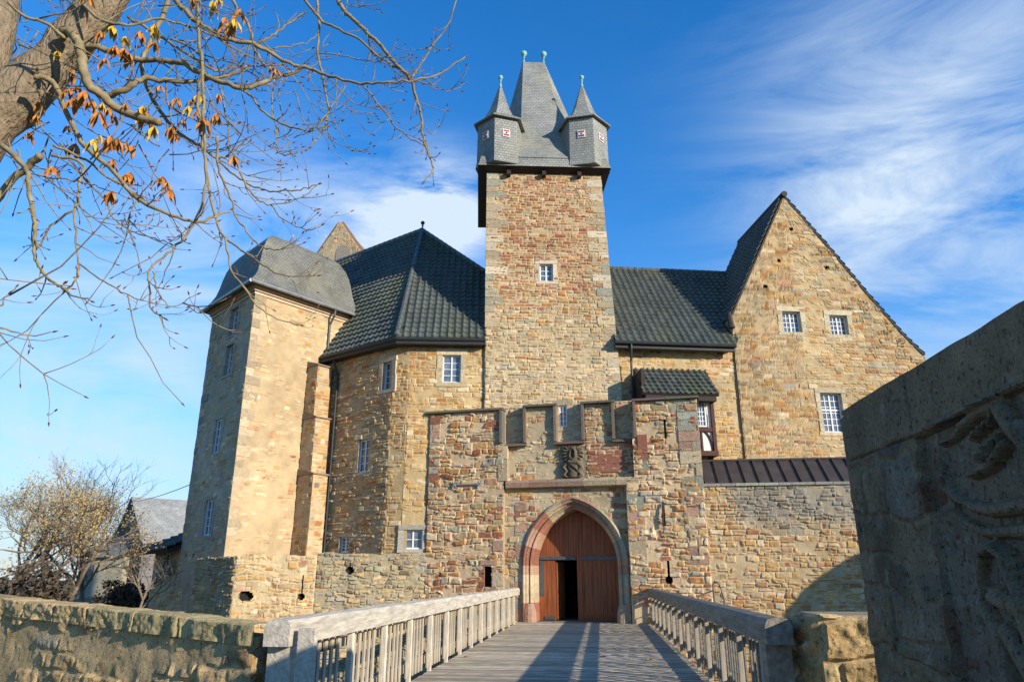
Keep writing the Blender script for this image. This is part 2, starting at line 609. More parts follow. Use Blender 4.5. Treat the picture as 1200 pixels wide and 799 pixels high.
mat('stone', (.4, .3, .2), 0.95, spec=0.12, noise=(26.0, .16), bump=(30.0, .012), attr=True)
def near_mat(name):
    """stone seen close by: grain, pits and lichen on top of each stone's own colour"""
    m = bpy.data.materials.new(name); m.use_nodes = True
    t = m.node_tree; b = t.nodes['Principled BSDF']; L = t.links.new
    tc = N(t, 'ShaderNodeTexCoord'); a = N(t, 'ShaderNodeAttribute', attribute_name='Col')

    def noise(sc, det, r=.6):
        n = N(t, 'ShaderNodeTexNoise'); n.inputs['Scale'].default_value = sc; n.inputs['Detail'].default_value = det; n.inputs['Roughness'].default_value = r
        L(tc.outputs['Object'], n.inputs['Vector']); return n

    def rng_(n, a0, a1, b0, b1):
        r = N(t, 'ShaderNodeMapRange'); L(n.outputs[0], r.inputs[0])
        for k, v in zip(('From Min', 'From Max', 'To Min', 'To Max'), (a0, a1, b0, b1)): r.inputs[k].default_value = v
        return r
    grain = noise(70, 4, .8); pits = noise(28, 3); lich = noise(5.5, 8, .75); blot = noise(2.4, 5)
    s1 = N(t, 'ShaderNodeVectorMath', operation='SCALE'); L(a.outputs['Color'], s1.inputs[0]); L(rng_(grain, .3, .7, .62, 1.4).outputs[0], s1.inputs['Scale'])
    s2 = N(t, 'ShaderNodeVectorMath', operation='SCALE'); L(s1.outputs[0], s2.inputs[0]); L(rng_(blot, .3, .7, .75, 1.25).outputs[0], s2.inputs['Scale'])
    mx = N(t, 'ShaderNodeMixRGB'); L(rng_(lich, .56, .64, 0, .55).outputs[0], mx.inputs[0]); L(s2.outputs[0], mx.inputs[1]); mx.inputs[2].default_value = (.30, .285, .22, 1)
    m3 = N(t, 'ShaderNodeMixRGB'); L(rng_(pits, .36, .28, 0, .7).outputs[0], m3.inputs[0]); L(mx.outputs[0], m3.inputs[1]); m3.inputs[2].default_value = (.07, .055, .035, 1)
    L(m3.outputs[0], b.inputs['Base Color']); b.inputs['Roughness'].default_value = .95; b.inputs['Specular IOR Level'].default_value = .1
    ad = N(t, 'ShaderNodeMath', operation='MULTIPLY_ADD'); L(grain.outputs[0], ad.inputs[0]); ad.inputs[1].default_value = .35
    L(rng_(pits, .28, .42, 0, 1).outputs[0], ad.inputs[2])
    bp = N(t, 'ShaderNodeBump'); bp.inputs['Distance'].default_value = .022; bp.inputs['Strength'].default_value = .9
    L(ad.outputs[0], bp.inputs['Height']); L(bp.outputs[0], b.inputs['Normal'])
    M[name] = m


near_mat('near_stone')
mat('block', (.4, .3, .2), 0.93, spec=0.12, noise=(9.0, .28), bump=(16.0, .02), attr=True)
brick_mat('slate', (.235, .24, .215), (.30, .305, .27), (.15, .15, .135), .17, .13, rough=.65, spec=.25, lichen=(.32, .30, .19))
brick_mat('slate_grey', (.155, .157, .135), (.205, .205, .175), (.10, .10, .09), .15, .10, rough=.65, spec=.25, lichen=(.27, .26, .17))
brick_mat('far_tile', (.27, .27, .24), (.32, .32, .29), (.18, .18, .16), .4, .35, rough=.7)
mat('pantile', (.15, .165, .15), .46, spec=.4, noise=(1.1, .28), bump=(40.0, .004), attr=True)
mat('ridge_tile', (.10, .112, .10), .4, spec=.5, noise=(3.0, .4))
mat('verge', (.05, .045, .04), .8, noise=(4.0, .4))
mat('dark_wood', (.035, .024, .02), .75, noise=((30, 30, 3), .4))
mat('timber', (.075, .03, .022), .75, noise=((20, 20, 3), .35))
mat('door_wood', (.26, .075, .022), .55, spec=.35, noise=((16, 16, .9), .55), bump=((30, 30, 1.2), .008))
mat('shaded_old_wood', (.25, .215, .16), .9, spec=.1, noise=((14, 1.5, 14), .45), bump=((30, 2.5, 30), .014))  # right rail wood: weathered, and darkened further for the shade on it
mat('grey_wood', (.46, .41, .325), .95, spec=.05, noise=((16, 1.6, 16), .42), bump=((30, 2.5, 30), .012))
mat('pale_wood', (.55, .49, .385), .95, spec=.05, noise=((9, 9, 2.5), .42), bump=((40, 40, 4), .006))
mat('slat_wood', (.40, .34, .25), .9, spec=.1, noise=((9, 9, 1.6), .55), bump=((40, 40, 4), .006))
mat('deck_wood', (.36, .335, .285), 1.0, spec=.02, noise=((2.2, 7, 6), .5), bump=((4, 40, 20), .008), attr=True)
mat('iron', (.05, .055, .06), .5, metal=.6, noise=(12.0, .4))
mat('strap_iron', (.11, .12, .125), .55, metal=.5, noise=(8.0, .35))
mat('copper', (.22, .46, .42), .6, spec=.3, noise=(14.0, .3))
mat('zinc', (.34, .35, .35), .45, metal=.6, noise=(4.0, .25))
mat('gutter', (.03, .032, .03), .5, noise=(4.0, .3))
mat('brown_sheet', (.075, .06, .053), .45, metal=.25, noise=(1.7, .35), bump=(2.0, .01))
mat('white_paint', (.68, .68, .65), .55, noise=(5.0, .14))
mat('red_paint', (.36, .05, .035), .6, noise=(8.0, .2))
mat('glass', (.10, .125, .155), .07, spec=.8, noise=(2.6, .85), bump=(1.5, .02))
mat('plaster', (.72, .68, .60), .9, noise=(2.0, .12))
mat('cream_plaster', (.50, .47, .36), .9, noise=(1.2, .15))
mat('shaded_plaster', (.33, .305, .215), .9, noise=(1.2, .2))  # cream plaster darkened to carry the shade on the far wing
mat('far_grey', (.17, .155, .14), .9, noise=(1.2, .25))
mat('shadow_dark', (.02, .018, .016), .95, noise=(3.0, .3))
mat('bark', (.24, .185, .12), .95, spec=.1, noise=((14, 14, 5), .45), bump=((30, 30, 10), .06))
mat('twig', (.235, .185, .10), .85, spec=.15, noise=(7.0, .5), bump=(40.0, .004))
mat('bud', (.14, .055, .03), .5, noise=(20.0, .3))
mat('leaf_orange', (.42, .165, .028), .6, noise=(9.0, .5))
mat('leaf_yellow', (.52, .34, .03), .6, noise=(9.0, .4))
mat('far_bark', (.17, .13, .09), .95, noise=(3.0, .3))
mat('far_leaf', (.36, .26, .11), .8, noise=(.6, .45))
mat('far_leaf_green', (.27, .215, .095), .8, noise=(.6, .45))
mat('hedge', (.085, .066, .042), .9, noise=(.8, .5))
mat('carving', (.27, .245, .205), .9, spec=.12, noise=(5.0, .3), bump=(14.0, .02))

# ------------------------------------------------------------------ planes of the place
W0 = Wall(1.0, 28.3, -2.6)               # keep front
W_wing = W0.shift(-0.12)                 # front face of the polygonal wing
W_g = Wall(2.38, 26.98, 14)               # gate bay
W_gs = W_g.shift(0.22)                   # the flanking masonry of the gate, proud of the bay
W_mid = Wall(5.0, 28.75, -6)
W_gab = W_mid.shift(0.10)


def xy(W, px, py, o=0.0):
    u, z = W.px(px, py, o)
    return W.pt(u, z, o)


# ------------------------------------------------------------------ generic building pieces
def core_boxes(W, quad, depth, gap=0.34, front=-0.015, ret=0.34):
    (a, b, c, d) = quad

    def hx(pbl, pbr, ptr, ptl, o1, o0):
        return [W.pt(*pbl, o1), W.pt(*pbr, o1), W.pt(*pbr, o0), W.pt(*pbl, o0), W.pt(*ptl, o1), W.pt(*ptr, o1), W.pt(*ptr, o0), W.pt(*ptl, o0)]
    out = [hx(a, b, c, d, -gap, -depth)]
    out.append(hx(a, (a[0] + ret, a[1]), (d[0] + ret, d[1]), d, front, -gap))
    out.append(hx((b[0] - ret, b[1]), b, c, (c[0] - ret, c[1]), front, -gap))
    return out


def px_rect(W, r, o=0.0):
    """photo box x0,y0,x1,y1 -> u0,u1,z0,z1 on the wall"""
    a = W.px(r[0], (r[1] + r[3]) / 2, o); b = W.px(r[2], (r[1] + r[3]) / 2, o)
    t = W.px((r[0] + r[2]) / 2, r[1], o); k = W.px((r[0] + r[2]) / 2, r[3], o)
    return (a[0], b[0], k[1], t[1])


def win_hole(W, r, pad=0.05):
    u0, u1, z0, z1 = px_rect(W, r)
    return rect_hole(u0 - pad, u1 + pad, z0 - pad, z1 + pad)


def window(parent, W, r, cols=2, rows=4, rec=0.16, sur=0.16, surcol=(.46, .385, .25), proud=0.03, arch=False, sash=0.055, o=0.0, transom=None):
    u0, u1, z0, z1 = px_rect(W, r)
    mb = MB()
    f = sash
    for (a, b, c, d) in ((u0, u0 + f, z0, z1), (u1 - f, u1, z0, z1), (u0 + f, u1 - f, z0, z0 + f), (u0 + f, u1 - f, z1 - f, z1)):
        W.box(mb, a, b, c, d, o - rec, o - rec + .06)
    iu0, iu1, iz0, iz1 = u0 + f, u1 - f, z0 + f, z1 - f
    mid = 0.5 * (iu0 + iu1)
    if cols % 2 == 0:
        W.box(mb, mid - .03, mid + .03, iz0, iz1, o - rec, o - rec + .05)
    for k in range(1, cols):
        u = iu0 + (iu1 - iu0) * k / cols
        if cols % 2 == 0 and k == cols // 2: continue
        W.box(mb, u - .014, u + .014, iz0, iz1, o - rec + .005, o - rec + .036)
    for k in range(1, rows):
        z = iz0 + (iz1 - iz0) * k / rows
        W.box(mb, iu0, iu1, z - .014, z + .014, o - rec + .007, o - rec + .034)
    if transom:
        z = iz0 + (iz1 - iz0) * transom
        W.box(mb, iu0, iu1, z - .035, z + .035, o - rec + .002, o - rec + .053)
    w = mb.build('window', M['white_paint'], parent)
    g = MB(); W.box(g, u0 + .01, u1 - .01, z0 + .01, z1 - .01, o - rec - .03, o - rec + .012)
    g.build('pane', M['glass'], w)
    s = MB()
    rng = random.Random(int(u0 * 100) + int(z0 * 37))
    x = sur

    def blk(a, b, c, d):
        k = 0.85 + 0.3 * rng.random()
        W.box(s, a, b, c, d, o - rec - .05, o + proud + rng.uniform(-.006, .006), [v * k for v in surcol])
    n = max(1, int((z1 - z0) / .4))
    for i in range(n):
        za, zb = z0 + (z1 - z0) * i / n, z0 + (z1 - z0) * (i + 1) / n
        blk(u0 - x - rng.uniform(0, .07), u0 - .004, za, zb - .012); blk(u1 + .004, u1 + x + rng.uniform(0, .07), za, zb - .012)
    blk(u0 - x - .04, u1 + x + .04, z1 + .004, z1 + x * 1.1)
    blk(u0 - x - .05, u1 + x + .05, z0 - x * .8, z0 - .006)
    s.build('surround', M['block'], w, color=True)
    return w


def pantiles(poly, w=0.30, r=0.36, amp=0.045, lift=0.075, clip=(), sub=6):
    """one planar roof slope of wavy tiles. poly: convex 3-D polygon. clip: extra (point, normal) cuts, the normal side goes"""
    P = [Vector(p) for p in poly]
    n = Vector((0, 0, 0))
    for i in range(len(P)):
        n += P[i].cross(P[(i + 1) % len(P)])
    n = n.normalized()
    if n.z < 0:
        n = -n; P.reverse()
    t = Vector((-n.y, n.x, 0)).normalized()
    b = n.cross(t)
    o = P[0]
    L = [((p - o).dot(t), (p - o).dot(b)) for p in P]
    s0, s1 = min(x for x, y in L), max(x for x, y in L); t0, t1 = min(y for x, y in L), max(y for x, y in L)
    ss = np.arange(math.floor(s0 / w) * w, s1 + w, w / sub)
    tt = []
    k = math.floor(t0 / r)
    while k * r < t1 + r:
        tt += [k * r, k * r + .02]; k += 1
    bm = bmesh.new()
    vs = [[bm.verts.new((x, y, 0)) for x in ss] for y in tt]
    for j in range(len(tt) - 1):
        for i in range(len(ss) - 1):
            bm.faces.new((vs[j][i], vs[j][i + 1], vs[j + 1][i + 1], vs[j + 1][i]))
    cuts = []
    for i in range(len(L)):
        a = Vector((*L[i], 0)); c = Vector((*L[(i + 1) % len(L)], 0)); d = c - a
        cuts.append((a, Vector((d.y, -d.x, 0))))
    for (cp, cn) in clip:
        q = Vector(cp) - o
        cn = Vector(cn)
        nn_ = Vector((cn.dot(t), cn.dot(b), 0))
        # point of the cut line inside the slope plane
        dist = q.dot(cn)
        a = nn_ * (dist / max(nn_.length_squared, 1e-9))
        cuts.append((a, nn_))
    for (a, no) in cuts:
        if no.length < 1e-6: continue
        geom = bm.verts[:] + bm.edges[:] + bm.faces[:]
        bmesh.ops.bisect_plane(bm, geom=geom, plane_co=a, plane_no=no, clear_outer=True, dist=1e-5)
    bm.verts.index_update()
    V = []; CC = []
    for v in bm.verts:
        x, y = v.co.x, v.co.y
        f = (y / r) % 1.0
        kk = math.floor(y / r + 1e-6); jj = math.floor(x / w)
        rnd = (math.sin(kk * 12.9898 + jj * 78.233) * 43758.5453) % 1.0
        f = min(max((y - kk * r) / r, 0), 1)
        h = lift * (1 - f) if f > 0.03 else lift * (f / 0.055)
        ph = (x / w) % 1.0
        h += amp * (math.cos(2 * math.pi * ph) * .8 + .25 * math.cos(4 * math.pi * ph)) + (.018 * (rnd - .5))
        h += .05 * (float(vnoise(np.array([x * .5]), np.array([y * .5]), 4)[0]) - .5)
        kc = .86 + .28 * ((math.sin(kk * 91.7 + jj * 37.11) * 9631.7) % 1.0)
        if (math.sin(kk * 17.3 + jj * 53.9) * 7841.3) % 1.0 > .985: kc *= .55
        ms = float(fbm(np.array([x * .45]), np.array([y * .35]), 9, 3)[0])
        ms = max(0., min(1., (ms - .52) / .16))
        CC.append((kc * (.088 + .016 * ms), kc * (.100 + .012 * ms), kc * (.086 - .012 * ms)))
        V.append(o + t * x + b * y + n * h)
    F = [tuple(v.index for v in f.verts) for f in bm.faces]
    bm.free()
    return V, F, CC


def under(poly, th=0.08):
    """closed slab beneath a slope"""
    P = [Vector(p) for p in poly]
    n = Vector((0, 0, 0))
    for i in range(len(P)): n += P[i].cross(P[(i + 1) % len(P)])
    n = n.normalized()
    if n.z < 0: n = -n; P.reverse()
    k = len(P)
    V = [p - n * .03 for p in P] + [p - n * (.03 + th) for p in P]
    F = [tuple(range(k)), tuple(reversed(range(k, 2 * k)))] + [(i + k, (i + 1) % k + k, (i + 1) % k, i) for i in range(k)]
    return V, F


def ridge_line(mb, p, q, r=0.13, step=0.38):
    p, q = Vector(p), Vector(q)
    n = max(1, int((q - p).length / step))
    for i in range(n):
        a = p.lerp(q, i / n); b = p.lerp(q, (i + 1.08) / n)
        mb.tube([a, b], [r, r * .86], n=8)


def quoins(mb, W, edge_u, z0, z1, side, hr=(.28, .45), long=(.55, .8), short=(.3, .42), cols=(CREAM, TAN, SAND, GREEN), proud=0.03, seed=1, back=0.25):
    """dressed corner stones; edge_u(z) gives the corner, side = +1 blocks run to the right of it"""
    rng = random.Random(seed)
    z = z0; k = 0
    while z < z1 - .1:
        h = min(rng.uniform(*hr), z1 - z)
        w = rng.uniform(*(long if k % 2 else short))
        zb, zt = z + .008, z + h - .008
        a, b = edge_u(zb), edge_u(zt)
        pr = proud + rng.uniform(-.008, .012)
        c = random.Random(seed * 7 + k).choice(cols); s = rng.uniform(.75, 1.15)
        c = [x * s for x in c]
        e = -pr * side * .6
        x = [a + e, a + side * w, b + side * w, b + e]
        if side < 0: lo = [(x[1], zb), (x[0], zb), (x[3], zt), (x[2], zt)]
        else: lo = [(x[0], zb), (x[1], zb), (x[2], zt), (x[3], zt)]
        P = [W.pt(*lo[0], pr), W.pt(*lo[1], pr), W.pt(*lo[1], -back), W.pt(*lo[0], -back), W.pt(*lo[3], pr), W.pt(*lo[2], pr), W.pt(*lo[2], -back), W.pt(*lo[3], -back)]
        mb.hexa(P, c)
        z += h; k += 1


def ashlar(mb, W, u0, u1, z0, z1, hr, wr, cols, proud=.03, seed=1, gap=.008, fill=1.0, back=.1):
    rng = random.Random(seed)
    z = z0
    while z < z1 - .05:
        h = min(rng.uniform(*hr), z1 - z)
        if z1 - z - h < hr[0] * .5: h = z1 - z
        u = u0
        while u < u1 - .03:
            w = min(rng.uniform(*wr), u1 - u)
            if u1 - u - w < wr[0] * .5: w = u1 - u
            if rng.random() < fill:
                c = rng.choice(cols); s = rng.uniform(.78, 1.15)
                W.box(mb, u + gap, u + w - gap, z + gap, z + h - gap, -back, proud + rng.uniform(-.012, .012), [x * s for x in c])
            u += w
        z += h


# ------------------------------------------------------------------ terrain
def build_ground():
    # fine near, coarse far: one sheet to the horizon
    def axis(lim):
        a = [0.0]
        while a[-1] < lim: a.append(a[-1] + max(.8, a[-1] * .09))
        a = np.array(a)
        return np.concatenate([-a[:0:-1], a])
    xs = axis(900); ys = axis(900)
    X, Y = np.meshgrid(xs, ys)
    near = np.where(X < 0, 7.6 + np.clip(-X - 2.3, 0, 60) * .5, 7.4 + np.clip(X - 2.4, 0, 60) * .08)
    m = sstep(0, 1.5, Y - near - .5) * (1 - sstep(46, 60, Y)) * sstep(-22, -17, X) * (1 - sstep(24, 34, X))
    Z = -0.06 - 4.2 * m + .25 * (fbm(X * .12, Y * .12, 3) - .5) * sstep(9, 16, np.hypot(X, Y)) - 3.0 * sstep(60, 200, np.hypot(X, Y))
    V = np.stack([X, Y, Z], -1).reshape(-1, 3)
    ny, nx = X.shape
    idx = np.arange(ny * nx).reshape(ny, nx)
    F = np.stack([idx[:-1, :-1], idx[:-1, 1:], idx[1:, 1:], idx[1:, :-1]], -1).reshape(-1, 4)
    m_ = bpy.data.materials.new('grass_ground'); m_.use_nodes = True
    t = m_.node_tree; b = t.nodes['Principled BSDF']; L = t.links.new
    tc = N(t, 'ShaderNodeTexCoord')
    n1 = N(t, 'ShaderNodeTexNoise'); n1.inputs['Scale'].default_value = .35; n1.inputs['Detail'].default_value = 8
    L(tc.outputs['Object'], n1.inputs['Vector'])
    cr = N(t, 'ShaderNodeValToRGB')
    cr.color_ramp.elements[0].position = .35; cr.color_ramp.elements[0].color = (.045, .06, .02, 1)
    cr.color_ramp.elements[1].position = .7; cr.color_ramp.elements[1].color = (.13, .11, .05, 1)
    L(n1.outputs[0], cr.inputs[0]); L(cr.outputs[0], b.inputs['Base Color']); b.inputs['Roughness'].default_value = 1
    n2 = N(t, 'ShaderNodeTexNoise'); n2.inputs['Scale'].default_value = 14; n2.inputs['Detail'].default_value = 6
    L(tc.outputs['Object'], n2.inputs['Vector'])
    bp = N(t, 'ShaderNodeBump'); bp.inputs['Distance'].default_value = .06
    L(n2.outputs[0], bp.inputs['Height']); L(bp.outputs[0], b.inputs['Normal'])
    o = link_mesh('ground', V, F, m_, uv=False, smooth=True)
    tag(o, kind='structure')
    # the approach road in front of the bridge
    mb = MB()
    mb.add([(-1.9, -14, -.02), (2.0, -14, -.02), (2.3, 7.15, -.02), (-2.2, 7.15, -.02)], [(0, 1, 2, 3)])
    mm = mat('road_gravel', (.24, .21, .17), .95, noise=(5.0, .3), bump=(30.0, .03))
    tag(mb.build('road', mm), kind='structure')


build_ground()

# ================================================================== KEEP
keep = thing('castle_keep', 'tall square stone tower with slate spire, corner turrets and green ball finials above the gate', 'tower', xy(W0, 640, 700))
kzt = W0.px(637, 203)[1]
kl_t, kr_t = W0.px(571, 203)[0], W0.px(703.5, 204)[0]
kl_m, zz = W0.px(568.5, 395); kr_m, _ = W0.px(722, 395)
KZ0 = 4.6
kt = (zz - KZ0) / (kzt - KZ0)
kl_b = kl_t + (kl_m - kl_t) * (kzt - KZ0) / (kzt - zz); kr_b = kr_t + (kr_m - kr_t) * (kzt - KZ0) / (kzt - zz)
KQ = [(kl_b, KZ0), (kr_b, KZ0), (kr_t, kzt), (kl_t, kzt)]
kwin = (632.5, 309.5, 648, 329.5)
gwin = (655, 475, 664.5, 500)


def red_patch(u, z):
    return sstep(11.5, 13.5, z) * 1.1 * sstep(kl_t + .3, kl_t + .9, u) * (1 - sstep(kr_t - .9, kr_t - .3, u)) * (.75 + .35 * sstep(13, 17, z))


def low_grey(u, z):
    return .85 * (1 - sstep(10.0, 12.5, z))


g = stone_grid(W0, KQ, seed=11, res=.045, hr=(.09, .18), wr=(.12, .4), dist=.06, zones=[(red_patch, PAL_RED), (low_grey, [(CREAM, 3), (SAND, 2), (GREEN, 2), (GREY, 1), (TAN, 2)])], relief=.045,
               holes=[win_hole(W0, kwin)], cover=lambda u, z: .26 + .12 * (1 - sstep(9.5, 12.5, z)))
KD = 5.2
link_stone('wall', keep, [g], core_boxes(W0, KQ, KD))
mb = MB()
eL = lambda z: kl_b + (kl_t - kl_b) * (z - KZ0) / (kzt - KZ0)
eR = lambda z: kr_b + (kr_t - kr_b) * (z - KZ0) / (kzt - KZ0)
quoins(mb, W0, eL, 11.4, kzt - .02, 1, hr=(.26, .42), long=(.6, .95), short=(.35, .5), cols=(CREAM, TAN, SAND, GREEN, SAND), seed=3, proud=.025)
quoins(mb, W0, eR, 8.5, kzt - .02, -1, hr=(.26, .42), long=(.55, .85), short=(.32, .5), cols=(CREAM, TAN, SAND, GREEN, TAN), seed=4, proud=.025)
build_each(mb, 'quoins', M['block'], keep, color=True, tol=.06)
window(keep, W0, kwin, 2, 3, sur=.16, surcol=CREAM)

# slate head of the keep
kcu = (kl_t + kr_t) / 2; khw = (kr_t - kl_t) / 2


def kp(a, b, z):
    """keep head: a = right of centre, b = behind the front face"""
    return W0.pt(kcu + a, z, -b)


hw = khw; dp = KD
oh = .34
sk0 = kzt - .05; sk1 = kzt + .62
mb = MB()
ring = lambda e, z: [kp(-hw - e, -e, z), kp(hw + e, -e, z), kp(hw + e, dp + e, z), kp(-hw - e, dp + e, z)]
rr = [ring(.02, sk0 - .02), ring(oh + .08, sk0 + .14), ring(oh + .02, sk0 + .30), ring(oh - .06, sk1), ring(-.35, sk1 + .5)]
V = [p for q in rr for p in q]
F = []
for i in range(len(rr) - 1):
    for k in range(4):
        F.append((i * 4 + k, i * 4 + (k + 1) % 4, (i + 1) * 4 + (k + 1) % 4, (i + 1) * 4 + k))
F.append((3, 2, 1, 0))
mb.add(V, F)
link_mesh('skirt_roof', mb.V, mb.F, None, keep, mats=[M['slate'], M['dark_wood']], midx=[1 if i < 4 or i == len(F) - 1 else 0 for i in range(len(F))])
mb = MB()
for px in (596, 637, 678):
    u, z = W0.px(px, 203)
    W0.box(mb, u - .09, u + .09, kzt - .26, kzt - .06, -.05, .30)
build_each(mb, 'beam_end', M['dark_wood'], keep)

# spire: octagonal foot, short ridge
zr = W0.px(625, 75, -dp / 2)[1]
ul = W0.px(613, 76, -dp / 2)[0] - kcu; ur = W0.px(638, 76, -dp / 2)[0] - kcu
zb = sk1 + .1


def oct_ring(s, z, fr):
    a = hw * s; f = fr
    mid_ = dp / 2
    return [kp(-f, mid_ - mid_ * s, z), kp(f, mid_ - mid_ * s, z), kp(a, mid_ - f, z), kp(a, mid_ + f, z), kp(f, mid_ + mid_ * s, z), kp(-f, mid_ + mid_ * s, z), kp(-a, mid_ + f, z), kp(-a, mid_ - f, z)]


r0 = oct_ring(1.12, zb - .12, 1.45)
r1 = oct_ring(.93, zb + .75, 1.18)
r2 = oct_ring(.74, zb + 2.1, 1.0)
top = [kp(ul, dp / 2 - .12, zr), kp(ur, dp / 2 - .12, zr), kp(ur + .04, dp / 2, zr), kp(ur + .04, dp / 2, zr), kp(ur, dp / 2 + .12, zr), kp(ul, dp / 2 + .12, zr), kp(ul - .04, dp / 2, zr), kp(ul - .04, dp / 2, zr)]
# the ridge keeps the lean of the photograph's spire
mb = MB()
RR = [r0, r1, r2, top]
V = [p for q in RR for p in q]; F = []
for i in range(3):
    for k in range(8):
        F.append((i * 8 + k, i * 8 + (k + 1) % 8, (i + 1) * 8 + (k + 1) % 8, (i + 1) * 8 + k))
F.append(tuple(range(24, 32)))
mb.add(V, F)
mb.build('spire_roof', M['slate'], keep)


def finial(parent, p, h=.62, r=.15, name='finial', m='copper'):
    mb = MB()
    mb.lathe(p, [(.07, -.05), (.06, .1), (.035, .16), (.03, h * .55), (.07, h * .58), (.035, h * .62), (.03, h - r), (r * .6, h - r * .8), (r, h), (r * .95, h + r * .35), (r * .6, h + r * .8), (.02, h + r), (.004, h + r * 1.2)], n=14)
    return mb.build(name, M[m], parent, smooth=True)


for a in (ul + .04, ur - .04):
    finial(keep, kp(a, dp / 2, zr), h=.6, r=.17)


def turret(px_c, name, mirror):
    cu = W0.px(px_c, 190, -.42)[0] - kcu
    cb = .42
    rad = 1.1
    zf = sk1 - .28
    zw = W0.px(px_c, 145)[1]
    za = W0.px(px_c, 101, -.42)[1]
    off = R(45 if mirror else 15)

    def rg(r, z, n=6):
        return [kp(cu + r * math.cos(2 * math.pi * k / n + off), cb + r * math.sin(2 * math.pi * k / n + off), z) for k in range(n)]
    mb = MB()
    rings = [rg(rad + .06, zf - .15), rg(rad, zf + .15), rg(rad - .03, zw)]
    V = [p for q in rings for p in q]; F = []
    for i in range(2):
        for k in range(6):
            F.append((i * 6 + k, i * 6 + (k + 1) % 6, i * 6 + 6 + (k + 1) % 6, i * 6 + 6 + k))
    F.append(tuple(range(6))[::-1]); F.append(tuple(range(12, 18)))
    # outward faces for a ring that runs clockwise seen from above
    mb.add(V, [tuple(reversed(f)) for f in F])
    t = mb.build('turret', M['slate'], keep)
    mb = MB()
    rings = [rg(rad - .05, zw - .02), rg(rad + .17, zw - .06), rg(rad + .17, zw + .0), rg(rad * .72, zw + .35), rg(rad * .45, zw + 1.0), rg(.05, za)]
    V = [p for q in rings for p in q]; F = []
    for i in range(5):
        for k in range(6):
            F.append((i * 6 + k, i * 6 + (k + 1) % 6, i * 6 + 6 + (k + 1) % 6, i * 6 + 6 + k))
    F.append(tuple(range(30, 36)))
    F = [tuple(reversed(f)) for f in F]
    mb.add(V, F)
    mb.build('turret_roof', M['slate'], t)
    finial(t, kp(cu, cb, za - .05), h=.52, r=.12)
    # shuttered peep windows, red and white
    for k in range(6):
        a = 2 * math.pi * (k + .5) / 6 + off
        nx, nb = math.cos(a), math.sin(a)
        if nb > -.5: continue
        fm = MB(); cnts = []
        ap = (rad - .015) * math.cos(math.pi / 6)
        c = kp(cu + ap * nx, cb + ap * nb, 0)
        nv = (kp(cu + nx, cb + nb, 0) - kp(cu, cb, 0)).normalized()
        Wf = Wall(c.x, c.y, d=(-nv.y, nv.x))
        zc = (zf + zw) / 2 + .25
        for (x0_, x1_, y0_, y1_, o_, mi) in ((-.17, .17, -.19, .19, .045, 0), (-.13, .13, -.055, .055, .06, 0), (-.13, .13, .06, .145, .06, 1), (-.13, .13, -.145, -.06, .06, 1)):
            Wf.box(fm, x0_, x1_, zc + y0_, zc + y1_, -.03, o_); cnts += [mi] * 6
        V = [Wf.pt(x, zc + y, .066) for (x, y) in ((-.06, 0), (0, -.045), (.06, 0), (0, .045))]
        fm.add(V + [p - Wf.n * .03 for p in V], [(0, 1, 2, 3), (4, 5, 1, 0), (5, 6, 2, 1), (6, 7, 3, 2), (7, 4, 0, 3)]); cnts += [2] * 5
        link_mesh('window', fm.V, fm.F, None, t, mats=[M['white_paint'], M['red_paint'], M['shadow_dark']], midx=cnts)


turret(586, 'turret', False)
turret(685, 'turret', True)

# ================================================================== POLYGONAL WING
A = xy(W_wing, 469, 420); A.z = 0
wz_e = W_wing.px(520, 399)[1]
Ld = Vector((.807, -.59, 0)).normalized()
W_wl = Wall(A.x, A.y, d=Ld)
ch = .38
wing = thing('castle_wing', 'stone wing with steep dark tiled hip roof between the square tower and the keep', 'building', (A.x, A.y, 0))
uEnd = W_wl.px(380, 430)[0]
fwin = [(518.5, 416, 540, 448)]
fwin2 = (472.5, 620.5, 495, 643)
lwin = [(448.5, 424, 459.5, 456), (420.5, 515, 433, 553), (398, 629, 409, 647)]
uA = W_wing.px(469, 420)[0]; uK = W_wing.px(569.5, 420)[0] + .05
ZB = -4.3
Qf = [(uA + ch, ZB), (uK, ZB), (uK, wz_e), (uA + ch, wz_e)]
Ql = [(uEnd - 1.2, ZB), (-ch, ZB), (-ch, wz_e), (uEnd - 1.2, wz_e)]
gf = stone_grid(W_wing, Qf, seed=21, pal=PAL_OCHRE, res=.045, cover=lambda u, z: .41 + .1 * (1 - sstep(5, 8, z)), zones=[(lambda u, z: .5 * (1 - sstep(uA + .9, uA + 1.7, u)) * sstep(6.5, 8.5, z), [(RUST, 4), (OCHRE, 2), (PINK, 1)])],
                holes=[win_hole(W_wing, r) for r in fwin] + [win_hole(W_wing, fwin2)], mortar=(.50, .40, .235))
gl = stone_grid(W_wl, Ql, seed=22, pal=PAL_OCHRE, res=.045, cover=lambda u, z: .36, holes=[win_hole(W_wl, r) for r in lwin], mortar=(.44, .36, .24), relief=.05)
pc0 = W_wl.pt(-ch, 0); pc1 = W_wing.pt(uA + ch, 0)
W_wc = Wall(pc0.x, pc0.y, d=(pc1 - pc0))
lc = (pc1 - pc0).length
gc = stone_grid(W_wc, [(0, ZB), (lc, ZB), (lc, wz_e), (0, wz_e)], seed=23, pal=PAL_OCHRE, res=.045, cover=lambda u, z: .41, mortar=(.50, .40, .235),
                zones=[(lambda u, z: .7 * sstep(6.5, 8.5, z) + u * 0, [(RUST, 4), (OCHRE, 2), (PINK, 1)])])
bx = core_boxes(W_wing, [(uA + ch, ZB), (uK + 2, ZB), (uK + 2, wz_e), (uA + ch, wz_e)], 6.0, ret=.2) + core_boxes(W_wl, Ql, 5.0, ret=.2)
